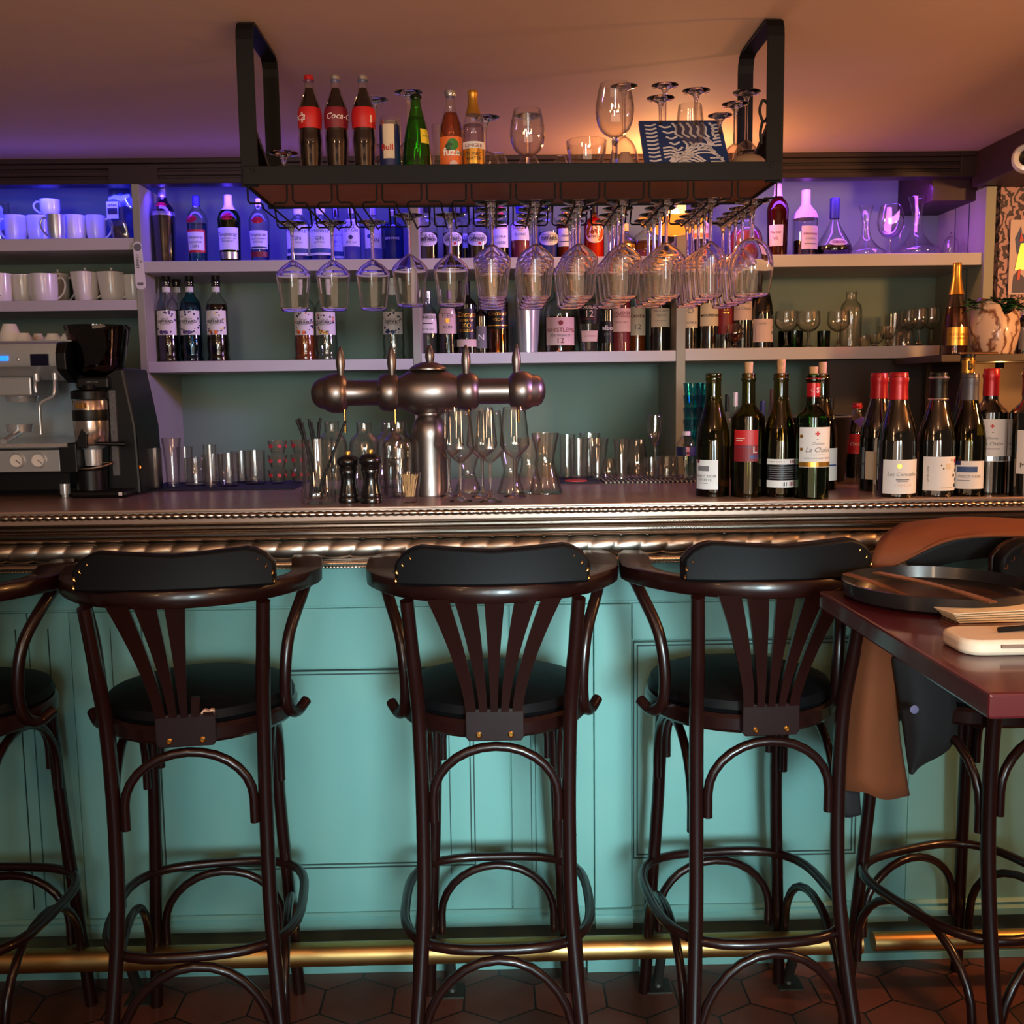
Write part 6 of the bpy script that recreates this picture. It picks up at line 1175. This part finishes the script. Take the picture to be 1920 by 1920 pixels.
crm = M('cream_plastic', (216, 196, 172), .35, 0, .03); B().prism(pts, lambda x, y: Vector((x, y, .0)), lambda x, y: Vector((x, y, .022))).obj('shell', crm, t, bevel=.006, ang=20)
B().box(.05, .085, -.052, -.0475, .012, .0165).obj('slot', M('brown_slot', (120, 92, 74), .5), t, smooth=False, bevel=.0005); B().tube([(.07, 0, .026), (.16, .012, .028)], .004, 8).obj('stylus', blackpl, t)
# tan jacket hung over the stool on the right
jk = thing('jacket', 'tan suede jacket with dark lining draped over the stool behind the table', 'jacket', (0, 0, 0))
def sheet(rows, name, mat, th=.006, k=5, sub=0):
    R_ = [cat(r, k) for r in rows]; n_ = len(R_[0]); C_ = [cat([R_[j][i] for j in range(len(R_))], k) for i in range(n_)]; m_ = len(C_[0])
    V = [C_[i][j] for i in range(n_) for j in range(m_)]; F = [(i*m_+j, i*m_+j+1, (i+1)*m_+j+1, (i+1)*m_+j) for i in range(n_-1) for j in range(m_-1)]
    o = B().add(V, F).obj(name, mat, jk, ang=180); s_ = o.modifiers.new('s', 'SOLIDIFY'); s_.thickness = th; s_.offset = 1; return o
def pr_(l): return [tuple(PY(x, y, Y)) for x, y, Y in l]
sheet([pr_([(1690, 985, 2.12), (1790, 974, 2.14), (1880, 976, 2.14), (1990, 982, 2.12)]), pr_([(1655, 1010, 2.03), (1760, 985, 2.03), (1880, 982, 2.02), (2000, 990, 2.0)]), pr_([(1636, 1045, 1.99), (1735, 1020, 1.98), (1860, 1000, 1.97), (2000, 1000, 1.96)]), pr_([(1632, 1082, 1.99), (1700, 1052, 1.97), (1790, 1012, 1.96), (1990, 1008, 1.95)])], 'shoulders', suede)
sheet([pr_([(1700, 1052, 1.985), (1790, 1014, 1.98), (1900, 1003, 1.975), (2010, 1006, 1.97)]), pr_([(1705, 1066, 2.0), (1800, 1036, 2.0), (1900, 1022, 2.0), (2010, 1020, 2.0)]), pr_([(1712, 1076, 2.02), (1800, 1052, 2.03), (1900, 1044, 2.03), (2010, 1044, 2.03)])], 'collar_lining', lining)
sheet([pr_([(1632, 1082, 2.01), (1660, 1086, 1.99), (1715, 1080, 2.0), (1760, 1078, 2.03)]), pr_([(1606, 1180, 2.04), (1645, 1180, 2.01), (1690, 1185, 2.03), (1712, 1190, 2.06)]), pr_([(1588, 1330, 2.06), (1628, 1330, 2.02), (1668, 1335, 2.04), (1686, 1340, 2.07)]), pr_([(1580, 1482, 2.06), (1620, 1486, 2.03), (1660, 1500, 2.04), (1706, 1492, 2.08)])], 'hanging_front', suede, .012)
sheet([pr_([(1570, 1480, 2.08), (1590, 1484, 2.07), (1612, 1484, 2.08)]), pr_([(1572, 1530, 2.08), (1592, 1533, 2.07), (1615, 1528, 2.08)])], 'cuff', lining, .02)
sheet([pr_([(1672, 1235, 2.02), (1720, 1240, 2.0), (1790, 1270, 2.02)]), pr_([(1690, 1350, 2.05), (1730, 1370, 2.02), (1790, 1390, 2.05)]), pr_([(1704, 1450, 2.07), (1712, 1452, 2.06), (1722, 1440, 2.07)])], 'inner_lining', lining, .012)
for px, py in ((1714, 1330), ): B().lathe([(0, 0), (.0085, 0), (.0085, .002), (0, .003)], 18, Matrix.Translation(PY(px, py, 1.985)) @ Matrix.Rotation(R(90), 4, 'X')).obj('snap_button', M('violet_grey_button', (104, 96, 128), .4), jk)
